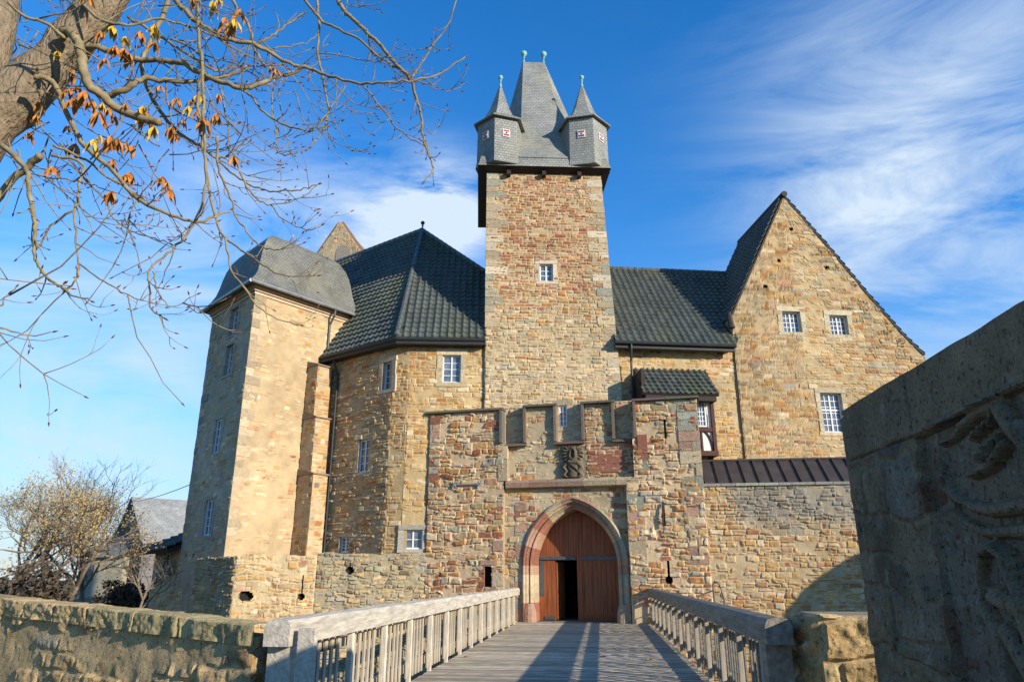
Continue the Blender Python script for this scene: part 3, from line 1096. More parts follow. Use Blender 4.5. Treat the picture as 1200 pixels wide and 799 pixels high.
bx += core_boxes(W_wc, [(0, ZB), (lc, ZB), (lc, wz_e), (0, wz_e)], 2.0, gap=.03, ret=.02)
link_stone('wall', wing, [gf, gl, gc], bx)
for r in fwin: window(wing, W_wing, r, 2, 4, surcol=(.50, .40, .24), sur=.22)
window(wing, W_wing, fwin2, 2, 2, surcol=(.36, .32, .25), sur=.16)
window(wing, W_wl, lwin[0], 2, 4, surcol=(.46, .37, .25), sur=.18, rec=.2)
window(wing, W_wl, lwin[1], 2, 4, surcol=(.42, .34, .22), sur=.16, rec=.12)
window(wing, W_wl, lwin[2], 2, 4, surcol=(.42, .34, .22), sur=.14, rec=.14)

# roof of the wing
eo = .42
m_in = -W_wl.n
q1 = W_wl.shift(eo); q2 = W_wing.shift(eo)


def isect(Wa, Wb):
    # plan intersection of two vertical planes
    a = np.array([[Wa.n.x, Wa.n.y], [Wb.n.x, Wb.n.y]])
    r = np.array([Wa.n.dot(Wa.p), Wb.n.dot(Wb.p)])
    s_ = np.linalg.solve(a, r)
    return Vector((s_[0], s_[1], 0))


ze = W_wing.px(520, 396, eo)[1]
Ac = isect(q1, q2); Ac.z = ze
dray = cam_ray(495, 271)
# apex: 4.4 m in from the left wall
pin = 4.3
tt_ = ((A + m_in * pin) - Vector((0, 0, EYE))).dot(m_in) / dray.dot(m_in)
apex = Vector((0, 0, EYE)) + dray * tt_
uB = W_wing.px(690, 397)[0]
Bc = W_wing.pt(uB, ze, eo)
rd = -W_wl.d
rEnd = apex + rd * 8
aEnd = Ac + rd * 8
# eave end so that the slope stays planar
keepL = W0.pt(eL(11.5) - .02, 0)
V1, F1, K1 = pantiles([Ac, apex, rEnd, aEnd])
V2, F2, K2 = pantiles([Ac, Bc, apex], clip=[(keepL, W0.d)])
V3, F3, K3 = pantiles([apex, Bc, Bc + rd * 15, rEnd], clip=[(keepL, W0.d)], sub=3)
mb = MB(); mb.add(V1, F1, K1); mb.add(V2, F2, K2); mb.add(V3, F3, K3)
roof = mb.build('roof', M['pantile'], wing, color=True)
mb = MB()
ridge_line(mb, Ac + Vector((0, 0, .06)), apex + Vector((0, 0, .06)), .12)
ridge_line(mb, apex + Vector((0, 0, .06)), rEnd, .14)
hd = (Bc - apex)
ridge_line(mb, apex + Vector((0, 0, .06)), apex + hd * .5, .12)
mb.build('ridge_tiles', M['ridge_tile'], roof)
finial(roof, apex + Vector((0, 0, .05)), h=.42, r=.11, m='iron')
mb = MB()
uKe = W_wing.px(569.5, 397, eo)[0]
kE = W_wing.pt(uKe - .02, ze, eo)
for (a, b) in ((Ac + rd * 6.0, Ac), (Ac, kE)):
    mb.tube([a + Vector((0, 0, -.06)), b + Vector((0, 0, -.06))], .085, 8)
# boarded soffit
So = lambda p: Vector((p.x, p.y, ze - .10))
iA = isect(W_wl, W_wing)
for (a, b, c, d) in ((Ac + rd * 6, Ac, iA, iA + rd * 6), (Ac, kE, W_wing.pt(uKe, 0, -.02), iA)):
    P = [So(a), So(b), So(c), So(d)]
    mb.hexa([p - Vector((0, 0, .16)) for p in P] + P)
mb.build('gutter', M['gutter'], wing)

# ================================================================== SQUARE TOWER (left)
E = xy(W_wl, 384, 421)
dR = Vector((math.sin(R(39)), math.cos(R(39)), 0))
rr_ = cam_ray(300.5, 333); k_ = rr_.x / rr_.y
s_ = (E.x - k_ * E.y) / (dR.x - k_ * dR.y)
C0 = E - dR * s_; C0.z = 0
W_tr = Wall(C0.x, C0.y, d=dR)
dLn = Vector((.695, -.719, 0)).normalized()
W_tl = Wall(C0.x, C0.y, d=dLn)
tower = thing('square_tower', 'square stone tower with a bell shaped slate roof at the left end of the castle', 'tower', C0)
tz = W_tr.px(300.5, 334)[1]
wl_ = -W_tl.px(249.5, 373)[0]
wr_ = W_tr.px(414, 372)[0]
Qr = [(0, ZB), (wr_, ZB), (wr_, tz), (0, tz)]
Qt = [(-wl_, ZB), (0, ZB), (0, tz), (-wl_, tz)]
twin = [(270, 362, 278.5, 391), (264.5, 405, 272.5, 438), (251.5, 492, 259.5, 530), (240, 586, 249, 627)]


def plan_ring(e):
    return [C0 + dR * x + (-dLn) * y for (x, y) in ((-e, -e), (wr_ + e, -e), (wr_ + e, wl_ + e), (-e, wl_ + e))]


gr = stone_grid(W_tr, Qr, seed=31, pal=PAL_CREAM, cover=lambda u, z: .57 + 0 * u, mortar=(.45, .365, .245), relief=.024, zones=[(lambda u, z: .05 + 0 * u, PAL_RED)], res=.05)
gt = stone_grid(W_tl, Qt, seed=32, pal=PAL_CREAM, cover=lambda u, z: .5 + 0 * u, mortar=(.42, .38, .30), relief=.03, zones=[(lambda u, z: .2 + 0 * u, PAL_GREY)], holes=[win_hole(W_tl, r) for r in twin], res=.05)
link_stone('wall', tower, [gr, gt], [prism([q.xy for q in plan_ring(-.30)], ZB, tz)])
mb = MB()
quoins(mb, W_tr, lambda z: 0.0, 3, tz, 1, cols=((.44, .35, .225), (.40, .315, .20), (.46, .365, .24)), long=(.5, .7), short=(.3, .4), seed=8, proud=.012, back=.02)
quoins(mb, W_tl, lambda z: -wl_, 3, tz, 1, cols=(SAND, TAN, GREY, SAND), long=(.5, .7), short=(.3, .4), seed=9, proud=.012, back=.02)
for i, (za, pr) in enumerate(((.28, .05), (.16, .12), (.04, .20))):
    W_tr.box(mb, -pr, wr_, tz - za - .12, tz - za, -.02, pr, [(.50, .40, .27), (.44, .30, .2), (.50, .40, .27)][i])
    W_tl.box(mb, -wl_ - pr, pr * .0, tz - za - .12, tz - za, -.02, pr, [(.50, .40, .27), (.44, .30, .2), (.50, .40, .27)][i])
build_each(mb, 'quoins', M['block'], tower, color=True, tol=.06)
for i, r in enumerate(twin):
    window(tower, W_tl, r, 2, 4, sur=.14, surcol=(.36, .31, .24), rec=.2 if i < 2 else .1)
# bell roof
P0 = Vector((C0.x, C0.y)); ax = Vector((dR.x, dR.y)); bx_ = Vector((-dLn.x, -dLn.y))
cen = P0 + ax * (wr_ / 2) + bx_ * (wl_ / 2)
zt_r = W_tr.px(330, 282, -wl_ / 2 + .3)[1]
H = zt_r - tz


def tring(e, z):
    """e = reach from the wall line outwards (negative = inwards), in metres"""
    a = wr_ / 2 + e; b = wl_ / 2 + e
    return [Vector((*(cen + ax * x * max(a, .05) + bx_ * y * max(b, .05)), z)) for (x, y) in ((-1, -1), (1, -1), (1, 1), (-1, 1))]


half = min(wr_, wl_) / 2
prof = [(.0, -.02), (.46, -.06), (.47, -.01), (.31, .05), (.14, .12), (.0, .21), (-.09, .32), (-.16, .44), (-.25, .56), (-.40, .68), (-.63, .79), (-.95, .88), (-1.4, .94), (-half + .25, 1.0)]
rings = [tring(e, tz + (H * f if f > 0 else f)) for (e, f) in prof]
V = [p for q in rings for p in q]; F = []
for i in range(len(rings) - 1):
    for k in range(4):
        F.append((i * 4 + k, i * 4 + (k + 1) % 4, (i + 1) * 4 + (k + 1) % 4, (i + 1) * 4 + k))
n_ = len(rings) * 4
F.append((n_ - 4, n_ - 3, n_ - 2, n_ - 1)); F.append((3, 2, 1, 0))
rf = link_mesh('roof', V, F, M['slate_grey'], tower)
ci = Vector((*cen, zt_r))
mb = MB()
mb.lathe(ci, [(.34, -.04), (.22, .14), (.12, .34), (.05, .5), (.03, .62), (.05, .66), (.01, .7)], 12)
mb.build('finial', M['zinc'], rf, smooth=True)
mb = MB()
g0 = tring(.45, tz - .05)
mb.tube([g0[0], g0[1]], .07, 8); mb.tube([g0[3], g0[0]], .07, 8)
build_each(mb, 'gutter', M['zinc'], tower)
ud_ = W_tr.px(386, 372)[0]
zlow = W_tr.px(378, 424)[1]
mb = MB()
mb.tube([W_tr.pt(ud_, tz - .08, .42), W_tr.pt(ud_, tz - .35, .38), W_tr.pt(ud_, tz - .75, .09), W_tr.pt(ud_, tz - 1.3, .09), W_tr.pt(ud_, zlow, .09)], .05, 8)
mb.build('downpipe', M['strap_iron'], tower)
# stepped buttress between tower and wing
bu0 = W_tr.px(361, 430)[0]
butt = []
bw = .72
zB1, zB2, zB3 = W_tr.px(362, 427, .5)[1], W_tr.px(362, 489, .6)[1], W_tr.px(362, 556, .7)[1]
cap = MB()
grids = []; bxs = []
for (za, zb_, dep) in ((zB2, zB1, .72), (zB3, zB2, .88), (ZB, zB3, 1.04)):
    f = W_tr.shift(dep)
    Q = [(bu0, za), (bu0 + bw, za), (bu0 + bw, zb_), (bu0, zb_)]
    grids.append(stone_grid(f, Q, seed=40 + len(grids), pal=PAL_OCHRE, res=.05, hr=(.14, .28), cover=lambda u, z: .41 + 0 * u, relief=.03))
    q = f.pt(bu0, 0) ; w2 = W_tr.pt(bu0, 0)
    Wb = Wall(w2.x, w2.y, d=(q - w2))
    grids.append(stone_grid(Wb, [(0, za), (dep, za), (dep, zb_), (0, zb_)], seed=50 + len(grids), pal=PAL_OCHRE, res=.05, hr=(.14, .28), cover=lambda u, z: .41 + 0 * u, relief=.03))
    bxs.append([f.pt(u, z, o) for z in (za, zb_) for (u, o) in ((bu0 + .02, -.02), (bu0 + bw, -.02), (bu0 + bw, -dep), (bu0 + .02, -dep))])
    P = [f.pt(bu0 - .06, zb_ + .0, .08), f.pt(bu0 + bw + .03, zb_ + .0, .08), f.pt(bu0 + bw + .03, zb_ + .0, -dep), f.pt(bu0 - .06, zb_ + .0, -dep)]
    P2 = [f.pt(bu0 - .06, zb_ + .05, .08), f.pt(bu0 + bw + .03, zb_ + .05, .08), f.pt(bu0 + bw + .03, zb_ + .28, -dep), f.pt(bu0 - .06, zb_ + .28, -dep)]
    cap.hexa(P + P2, (.28, .2, .15))
bt = link_stone('buttress', tower, grids, bxs)
build_each(cap, 'coping', M['block'], bt, color=True)
# pipe in the corner between buttress and wing
mb = MB()
u_, z_ = W_wl.px(399, 425)
mb.tube([W_wl.pt(u_, ze - .1, .40), W_wl.pt(u_, ze - .5, .3), W_wl.pt(u_, ze - .9, .1), W_wl.pt(u_, -2, .1)], .055, 8)
mb.build('downpipe', M['gutter'], wing)

# ================================================================== GABLE BEHIND THE LEFT ROOFS
W_bg = Wall(*(xy(Wall(0, 44, 12), 400, 290).xy), 12)
ap = W_bg.px(398.5, 261); lf = W_bg.px(372, 300); rf_ = W_bg.px(440, 318)
bgab = thing('gabled_house', 'stone gable with a blind arched niche rising behind the dark hip roof on the left', 'building', W_bg.pt(0, 8))
zb0 = min(lf[1], rf_[1]) - 3
l2 = lf[0] - 1.5; r2_ = rf_[0] + 1.6
tp = lambda u: np.interp(u, [l2, ap[0] - .12, ap[0] + .12, r2_], [lf[1] - 2.2, ap[1], ap[1], rf_[1] - 2.4])
gg = stone_grid(W_bg, [(l2, zb0 - 6), (r2_, zb0 - 6), (r2_, zb0), (l2, zb0)], seed=61, pal=PAL_BASE, top=tp, res=.06, cover=lambda u, z: .4 + 0 * u, mortar=(.42, .37, .28))
link_stone('wall', bgab, [gg], [])
mb = MB()
for (x0, z0, x1, z1) in ((l2, lf[1] - 2.2, ap[0], ap[1]), (ap[0], ap[1], r2_, rf_[1] - 2.4)):
    mb.bar(W_bg.pt(x0, z0, -.15), W_bg.pt(x1, z1, -.15), .5, .12, up=W_bg.n, c=(.34, .2, .13))
mb.build('coping', M['block'], bgab, color=True)
mb = MB()
b0 = [W_bg.pt(l2, zb0 - 6, -.02), W_bg.pt(r2_, zb0 - 6, -.02), W_bg.pt(r2_, rf_[1] - 2.4, -.02), W_bg.pt(ap[0], ap[1], -.02), W_bg.pt(l2, lf[1] - 2.2, -.02)]
b1 = [p - W_bg.n * 9 for p in b0]
mb.add(b0 + b1, [(9, 8, 7, 6, 5)] + [(i, i + 5, (i + 1) % 5 + 5, (i + 1) % 5) for i in range(5)])
mb.build('roof', M['slate_grey'], bgab)
mb = MB()
nu, nz_ = W_bg.px(402, 300)
ww = .55
pts = [(nu - ww, nz_ - 1.2), (nu + ww, nz_ - 1.2)] + [(nu + ww * math.cos(a), nz_ + .3 + ww * math.sin(a)) for a in np.linspace(0, math.pi, 9)]
V = [W_bg.pt(u, z, .05) for (u, z) in pts]; k = len(V)
mb.add(V + [v - W_bg.n * .2 for v in V], [tuple(range(k))] + [(i + k, (i + 1) % k + k, (i + 1) % k, i) for i in range(k)], (.30, .26, .2))
mb.build('niche', M['block'], bgab, color=True)

# ================================================================== MIDDLE RANGE
midr = thing('middle_range', 'low stone range with dark tiled roof linking the keep to the gabled hall', 'building', W_mid.pt(0, 0))
uM0 = W_mid.px(715, 440)[0]; uM1 = W_mid.px(861, 390)[0]
zme = W_mid.px(790, 408)[1]
Qm = [(uM0, ZB), (uM1 + .05, ZB), (uM1 + .05, zme), (uM0, zme)]
gm = stone_grid(W_mid, Qm, seed=71, pal=PAL_OCHRE, res=.045, hr=(.10, .2), cover=lambda u, z: .41 + 0 * u, mortar=(.50, .415, .265), relief=.03,
                zones=[(lambda u, z: .5 * sstep(zme - 1.1, zme - .5, z), [(RUST, 3), (RED, 2), (OCHRE, 3)])])
link_stone('wall', midr, [gm], core_boxes(W_mid, Qm, 6.0, gap=.03))
me_ = .55
zmE = W_mid.px(790, 402, me_)[1]
ueL = W_mid.px(721, 400, me_)[0]; ueR = W_mid.px(861, 402, me_)[0]
zmR = W_mid.px(790, 318, -4.3)[1]
urL = W_mid.px(700, 314, -4.3)[0]; urR = W_mid.px(905, 322, -4.3)[0]
poly = [W_mid.pt(ueL, zmE, me_), W_mid.pt(ueR, zmE, me_), W_mid.pt(urR, zmR, -4.3), W_mid.pt(urL, zmR, -4.3)]
V, F, K = pantiles(poly)
mb = MB(); mb.add(V, F, K)
rfm = mb.build('roof', M['pantile'], midr, color=True)
mb = MB(); V, F = under(poly); mb.add(V, F)
mb.build('soffit', M['gutter'], rfm)
mb = MB(); ridge_line(mb, poly[3], poly[2], .14); mb.build('ridge_tiles', M['ridge_tile'], rfm)
mb = MB()
mb.tube([W_mid.pt(ueL - .02, zmE - .05, me_ + .06), W_mid.pt(ueR + .02, zmE - .05, me_ + .06)], .085, 8)
W_mid.box(mb, ueL, ueR, zmE - .26, zmE - .10, me_ - .22, me_ - .02)
W_mid.box(mb, ueL + .1, ueR, zme - .02, zmE - .12, -.02, me_ - .2)
mb.build('gutter', M['gutter'], midr)
mb = MB()
ud2 = W_mid.px(739, 420, .4)[0]
zlo = 5.0
mb.tube([W_mid.pt(ud2, zmE - .05, me_ + .05), W_mid.pt(ud2, zmE - .3, me_ + .02), W_mid.pt(ud2 + .02, zmE - .8, .40), W_mid.pt(ud2 + .03, zlo, .40)], .05, 8)
mb.build('downpipe', M['gutter'], midr)

# ================================================================== GABLED HALL
hall = thing('gabled_hall', 'big stone hall with a steep pointed gable and small white windows on the right', 'building', W_gab.pt(6, 0))
pl = [(857, 372), (918, 231), (970, 290), (1015, 344), (1060, 395), (1083, 417)]
pts = [W_gab.px(*p) for p in pl]
us = [p[0] for p in pts]; zs = [p[1] for p in pts]
uG0, uG1 = us[0], us[-1] + .05
topg = lambda u: np.interp(u, us, zs)
hwin = [(917.5, 365, 938.5, 389), (973, 369.5, 993.5, 392), (963.5, 460.5, 988.5, 506)]
holes_p = [(926.6, 268.6), (912.6, 305.6), (968.5, 313.7), (897, 336)]
hh = []
for (x, y) in holes_p:
    u, z = W_gab.px(x, y); hh.append((u, z))
gh = stone_grid(W_gab, [(uG0, ZB), (uG1, ZB), (uG1, 8), (uG0, 8)], seed=81, pal=PAL_BASE, res=.05, top=topg, hr=(.12, .24), wr=(.18, .6), dist=.05,
                cover=lambda u, z: .34 + 0 * u, mortar=(.46, .375, .24), relief=.035,
                zones=[(lambda u, z: .45 * np.exp(-((z - 10.15) / .25) ** 2), PAL_GREY)],
                holes=[win_hole(W_gab, r) for r in hwin] + [rect_hole(u - .09, u + .09, z - .08, z + .08) for (u, z) in hh])
HD = 5.0
# body of the hall: pentagon extruded back
body = [(uG0, ZB), (uG1, ZB)] + [(p[0] + (.0), p[1]) for p in reversed(pts)]
kb = len(body)
Vb = [W_gab.pt(u, z, -.36) for (u, z) in body] + [W_gab.pt(u, z, -HD) for (u, z) in body]
hallw = link_stone('wall', hall, [gh], [])
mb = MB()
Vb2 = [W_gab.pt(u, z, -.02) for (u, z) in body]
mb.add(Vb, [tuple(range(kb)), tuple(reversed(range(kb, 2 * kb)))] + [(i + kb, (i + 1) % kb + kb, (i + 1) % kb, i) for i in range(kb)], (.36, .28, .17))
mb.add(Vb2 + Vb[:kb], [(i + kb, (i + 1) % kb + kb, (i + 1) % kb, i) for i in range(kb)], (.36, .28, .17))
mb.build('inner_wall', M['block'], hall, color=True)
for r in hwin[:2]: window(hall, W_gab, r, 4, 4, sur=.2, surcol=(.48, .41, .27), rec=.2)
window(hall, W_gab, hwin[2], 4, 6, sur=.18, surcol=(.46, .38, .25), rec=.2, transom=.58)
# roof slopes behind the gable
mb = MB()
vo = .03
apx = pts[1]
for seq, side in ((pts[:2], -1), (pts[1:], 1)):
    for (p, q) in zip(seq[:-1], seq[1:]):
        a = Vector((p[0], p[1])); b = Vector((q[0], q[1]))
        nn2 = Vector((-(b - a).y, (b - a).x)).normalized() * .05
        if nn2.y < 0: nn2 = -nn2
        a2, b2 = a + nn2, b + nn2
        V, F, K = pantiles([W_gab.pt(a2.x, a2.y, vo), W_gab.pt(b2.x, b2.y, vo), W_gab.pt(b2.x, b2.y, -HD), W_gab.pt(a2.x, a2.y, -HD)], sub=4)
        mb.add(V, F, K)
rfh = mb.build('roof', M['pantile'], hall, color=True)
mb = MB()
for (p, q) in zip(pts[:-1], pts[1:]):
    mb.bar(W_gab.pt(p[0], p[1] + .04, -.06), W_gab.pt(q[0], q[1] + .04, -.06), .20, .07, up=W_gab.n.cross(W_gab.pt(q[0], q[1]) - W_gab.pt(p[0], p[1])))
mb.tube([W_gab.pt(apx[0], apx[1] + .1, .15), W_gab.pt(apx[0], apx[1] + .1, -HD)], .14, 8)
mb.tube([W_gab.pt(pts[0][0] - .05, pts[0][1] - .5, .05), W_gab.pt(pts[0][0] - .12, pts[0][1] + .2, .05)], [.16, .1], 8)
mb.build('verge', M['verge'], rfh)
# ================================================================== GATE
gate = thing('gatehouse', 'projecting stone gatehouse front with crenellated coping, pointed arch and reddish corner stones', 'gatehouse', xy(W_g, 676, 726))
GZ = -4.3
uc = W_g.px(677, 690)[0]
gu = lambda px, py=600: W_g.px(px, py)[0]
gz = lambda py, px=676: W_g.px(px, py)[1]
su = lambda px, py=600: W_gs.px(px, py)[0]
sz = lambda py, px: W_gs.px(px, py)[1]
hwid = (W_g.px(725.5, 690, -.5)[0] - W_g.px(629.5, 690, -.5)[0]) / 2
uc = (W_g.px(725.5, 690, -.5)[0] + W_g.px(629.5, 690, -.5)[0]) / 2
zspr = gz(662)
zapx = W_g.px(676, 597, -.4)[1]
Hh = zapx - zspr
Rarc = (hwid ** 2 + Hh ** 2) / (2 * hwid)
phi = math.asin(min(1, Hh / Rarc)) if Rarc >= hwid else math.pi / 2


def arch_line(off, n=14):
    """outline of the pointed arch, left foot over the apex to the right foot"""
    r = Rarc + off
    cxr = uc - hwid + Rarc           # centre of the left arc lies to the right
    cxl = uc + hwid - Rarc
    amax = math.acos(min(1, max(-1, (cxr - uc) / r)))
    L = [(uc - hwid - off, 0.0)]
    for i in range(n + 1):
        a = amax * i / n
        L.append((cxr - r * math.cos(a), zspr + r * math.sin(a)))
    for i in range(n - 1, -1, -1):
        a = amax * i / n
        L.append((cxl + r * math.cos(a), zspr + r * math.sin(a)))
    L.append((uc + hwid + off, 0.0))
    return L


def in_arch(off):
    r = Rarc + off
    cxr = uc - hwid + Rarc; cxl = uc + hwid - Rarc

    def f(u, z):
        jam = (np.abs(u - uc) < hwid + off) & (z < zspr)
        top = (z >= zspr) & (np.hypot(u - cxr, z - zspr) < r) & (np.hypot(u - cxl, z - zspr) < r)
        return (jam | top) & (z > -.3)
    return f


zstr1, zstr0 = gz(562.5), gz(570)
zN = gz(517, 668)                       # notch floors
zm2, zm3 = gz(477, 633), gz(473, 700)
m1a, m1b = su(503.5, 520), su(586, 500)
m4a, m4b = su(746, 500), su(819, 500)
zm1, zm4 = sz(483, 545), sz(468.5, 782)
n1, n2, n3, n4 = gu(617, 500), gu(649.5, 500), gu(685, 500), gu(717.5, 500)
cL, cR = m1b - .1, m4a + .1
ZT = max(zm2, zm3)
notch = [rect_hole(cL, n1, zN, 99), rect_hole(n2, n3, zN, 99), rect_hole(n4, cR + 1, zN, 99), rect_hole(n1 - .1, n2 + .1, zm2, 99)]
arch_hole = in_arch(.26)
center = stone_grid(W_g, [(gu(588), GZ), (gu(746), GZ), (gu(746), ZT), (gu(588), ZT)], seed=101, res=.04, hr=(.12, .26), wr=(.16, .5), pal=PAL_GATE,
                    cover=lambda u, z: np.where(z > zstr1, .54, .43) - .3 * ((u > gu(690)) & (z > zstr1)), holes=notch + [arch_hole], dist=.07, relief=.04,
                    zones=[(lambda u, z: .7 * ((u > gu(690)) & (z > zstr1) & (z < zN)), [(RED, 5), (PINK, 2)])])
left = stone_grid(W_gs, [(m1a, GZ), (su(590), GZ), (su(590), zm1), (m1a, zm1)], seed=102, res=.04, hr=(.13, .29), wr=(.18, .5), pal=PAL_GATE,
                  cover=lambda u, z: .42 + 0 * u, dist=.1, relief=.06,
                  holes=[rect_hole(su(567.5, 675), su(576.5, 675), sz(687, 572), sz(663, 572)), rect_hole(su(587), 99, sz(521, 587), 99)],
                  zones=[(lambda u, z: .45 * (1 - sstep(1.5, 2.6, z)), [(RUST, 3), (RED, 2), (OCHRE, 3), (PINK, 2)])], mortar=(.60, .475, .325))
zlpa, zlpb = sz(684, 783), sz(656, 783)
ulp = su(783.5, 670)
right = stone_grid(W_gs, [(su(735), GZ), (m4b, GZ), (m4b, zm4), (su(735), zm4)], seed=103, res=.04, hr=(.13, .29), wr=(.18, .5), pal=PAL_GATE,
                   cover=lambda u, z: .42 + 0 * u, dist=.1, relief=.06,
                   holes=[rect_hole(-99, su(746), zstr1 + .02, 99), rect_hole(ulp - .035, ulp + .035, zlpa, zlpb), lambda u, z: np.hypot(u - ulp, z - zlpa - .12) < .13,
                          rect_hole(su(779.6, 500) - .035, su(779.6, 500) + .035, sz(514, 780), sz(491, 780)), rect_hole(su(778, 600) - .03, su(778, 600) + .03, sz(616, 778), sz(590, 778))],
                   zones=[(lambda u, z: .45 * (1 - sstep(1.5, 2.6, z)), [(RUST, 3), (RED, 2), (OCHRE, 3), (PINK, 2)])], mortar=(.60, .475, .325))
# the crenels were walled up later: keep-like rubble with a small window
infill = stone_grid(W_g, [(cL, zN - .25), (cR, zN - .25), (cR, ZT + .1), (cL, ZT + .1)], seed=104, res=.045, hr=(.10, .2), wr=(.14, .42), dist=.06, pal=PAL_CREAM, relief=.045, o=-.20,
                    cover=lambda u, z: .38 + 0 * u, holes=[win_hole(W_g.shift(-.2), gwin)])
# cores
bxs = []


def gbox(W, u0, u1, z0, z1, o1, o0):
    return [W.pt(u, z, o) for z in (z0, z1) for (u, o) in ((u0, o1), (u1, o1), (u1, o0), (u0, o0))]


TH = 1.15
bxs += [gbox(W_gs, m1a, uc - hwid - .5, GZ, zN - .02, -.30, -TH), gbox(W_gs, uc + hwid + .5, m4b, GZ, zN - .02, -.30, -TH),
        gbox(W_g, uc - hwid - .55, uc + hwid + .55, zapx + .35, zN - .03, -.08, -TH + .1), gbox(W_g, uc - hwid - .55, uc + hwid + .55, GZ, -.12, -.05, -TH),
        gbox(W_gs, m1a, su(590) - .02, GZ, zm1, -.30, -.9), gbox(W_gs, m1a, m1a + .3, GZ, zm1, -.02, -.32),
        gbox(W_gs, su(590) - .3, su(590), GZ, zN, -.02, -.32), gbox(W_gs, su(735), su(735) + .25, GZ, zstr0, -.02, -.4),
        gbox(W_gs, m4a, m4a + .22, zstr1, zm4, -.02, -.4), gbox(W_gs, m4b - .3, m4b, GZ, zm4, -.02, -.32),
        gbox(W_gs, m4a + .02, m4b, zN - .3, zm4, -.31, -1.35), gbox(W_g, n1, n2, zN - .1, zm2, -.03, -.55), gbox(W_g, n3, n4, zN - .1, zm3, -.03, -.55)]
link_stone('wall', gate, [center, left, right, infill], bxs)
window(gate, W_g.shift(-.2), gwin, 2, 4, sur=.2, surcol=TAN, rec=.1)

# dressed stones of the gate
mb = MB()
GC = [TAN, CREAM, PINK, RED, GREEN, SAND, RUST]
ashlar(mb, W_gs, m1a + .0, m1a + .42, zstr1 - .3, zm1 - .12, (.22, .38), (.3, .45), [RED, GREEN, PINK, SAND, TAN], seed=5, proud=.03, back=.05)
ashlar(mb, W_gs, su(583.5, 540), su(590, 540) + .16, zstr1 + .02, zN - .1, (.6, .9), (.5, .6), [CREAM, TAN], seed=6, proud=.035, back=.2)
ashlar(mb, W_gs, m4b - .75, m4b - .0, 1.6, zm4 - .1, (.26, .5), (.35, .8), [GREEN, PINK, SAND, TAN, GREEN], seed=7, proud=.03, fill=.85, back=.05)
ashlar(mb, W_gs, m4a, m4a + .36, zstr1 + .05, zN + .1, (.5, .8), (.4, .5), [RED, PINK, GREEN], seed=8, proud=.035, back=.06)
ashlar(mb, W_gs, su(735) + .0, su(735) + .62, 1.2, zstr0 - .05, (.35, .6), (.45, .8), [GREEN, TAN, RED, PINK], seed=9, proud=.03, back=.06)
ashlar(mb, W_gs, su(602), su(602) + .45, .0, zstr0 - .3, (.3, .55), (.3, .5), [RED, PINK, TAN, GREEN], seed=10, proud=-.19, fill=.8, back=.3)
ashlar(mb, W_gs, su(578), su(590), .0, zstr0 - .3, (.3, .5), (.3, .5), [RED, PINK, TAN, GREEN, SAND], seed=12, proud=.03, fill=.75, back=.05)
ashlar(mb, W_g, gu(692), gu(735), zstr1 + .25, zN - .2, (.3, .36), (.6, 1.3), [RED, PINK, RED], seed=13, proud=.03, fill=.8, back=.05)
build_each(mb, 'dressed_stones', M['block'], gate, color=True, tol=.05)

# string course
mb = MB()
rng = random.Random(4)
u = gu(594); uE = gu(751)
while u < uE:
    w = min(rng.uniform(.8, 1.3), uE - u)
    c = rng.choice([PINK, TAN, (.30, .21, .15), SAND]); k = rng.uniform(.7, .95)
    V = [W_g.pt(a, z, o) for a in (u + .005, u + w - .005) for (z, o) in ((zstr0 - .06, .0), (zstr0, .24), (zstr1 - .06, .27), (zstr1 + .04, .20), (zstr1 + .05, .0))]
    mb.add(V, [(0, 1, 2, 3, 4)[::-1], (5, 6, 7, 8, 9)] + [(i, i + 5, (i + 1) % 5 + 5, (i + 1) % 5)[::-1] for i in range(5)], [x * k for x in c])
    u += w
mb.build('string_course', M['block'], gate, color=True)

# coping that steps round the crenels
mb = MB()
ct, co, cb_ = .10, .2, -.55


def cop_h(W, u0, u1, z, up=True, o1=co, o0=cb_):
    c = [x * rng.uniform(.8, 1.1) for x in (.13, .108, .08)]
    P = [W.pt(u, zz, o) for (zz, e) in ((z, 0), (z + ct, 0)) for (u, o) in ((u0, o1 - (0 if zz == z else .08)), (u1, o1 - (0 if zz == z else .08)), (u1, o0), (u0, o0))]
    mb.hexa(P, c)


def cop_v(W, u, z0, z1, side, o1=co, o0=cb_):
    c = [x * rng.uniform(.85, 1.15) for x in (.17, .14, .10)]
    a, b = (u, u + .10) if side > 0 else (u - .10, u)
    W.box(mb, a, b, z0, z1, o0, o1, c)


og = .34
cop_h(W_gs, m1a - .16, (m1a + m1b) / 2, zm1, o1=.15, o0=-.5)
cop_h(W_gs, (m1a + m1b) / 2 + .01, m1b + .13, zm1, o1=.15, o0=-.5)
cop_v(W_gs, m1b, zN - .0, zm1 - .004, 1, o1=.13, o0=-.5)
cop_h(W_g, gu(583, 519), n1 + .02, zN - .12, o1=.2, o0=-.3)
cop_v(W_g, n1, zN + .004, zm2 - .004, -1, o1=.17, o0=-.5)
cop_h(W_g, n1 - .12, n2 + .12, zm2, o1=.2)
cop_v(W_g, n2, zN + .004, zm2 - .004, 1, o1=.17, o0=-.5)
cop_h(W_g, n2 - .0, n3 + .0, zN - .12, o1=.2, o0=-.3)
cop_v(W_g, n3, zN + .004, zm3 - .004, -1, o1=.17, o0=-.5)
cop_h(W_g, n3 - .12, n4 + .12, zm3, o1=.2)
cop_v(W_g, n4, zN + .004, zm3 - .004, 1, o1=.17, o0=-.5)
cop_h(W_g, n4 - .0, gu(752, 512), zN - .12, o1=.2, o0=-.3)
cop_v(W_gs, m4a, zN + .004, zm4 - .004, -1, o1=.13, o0=-.5)
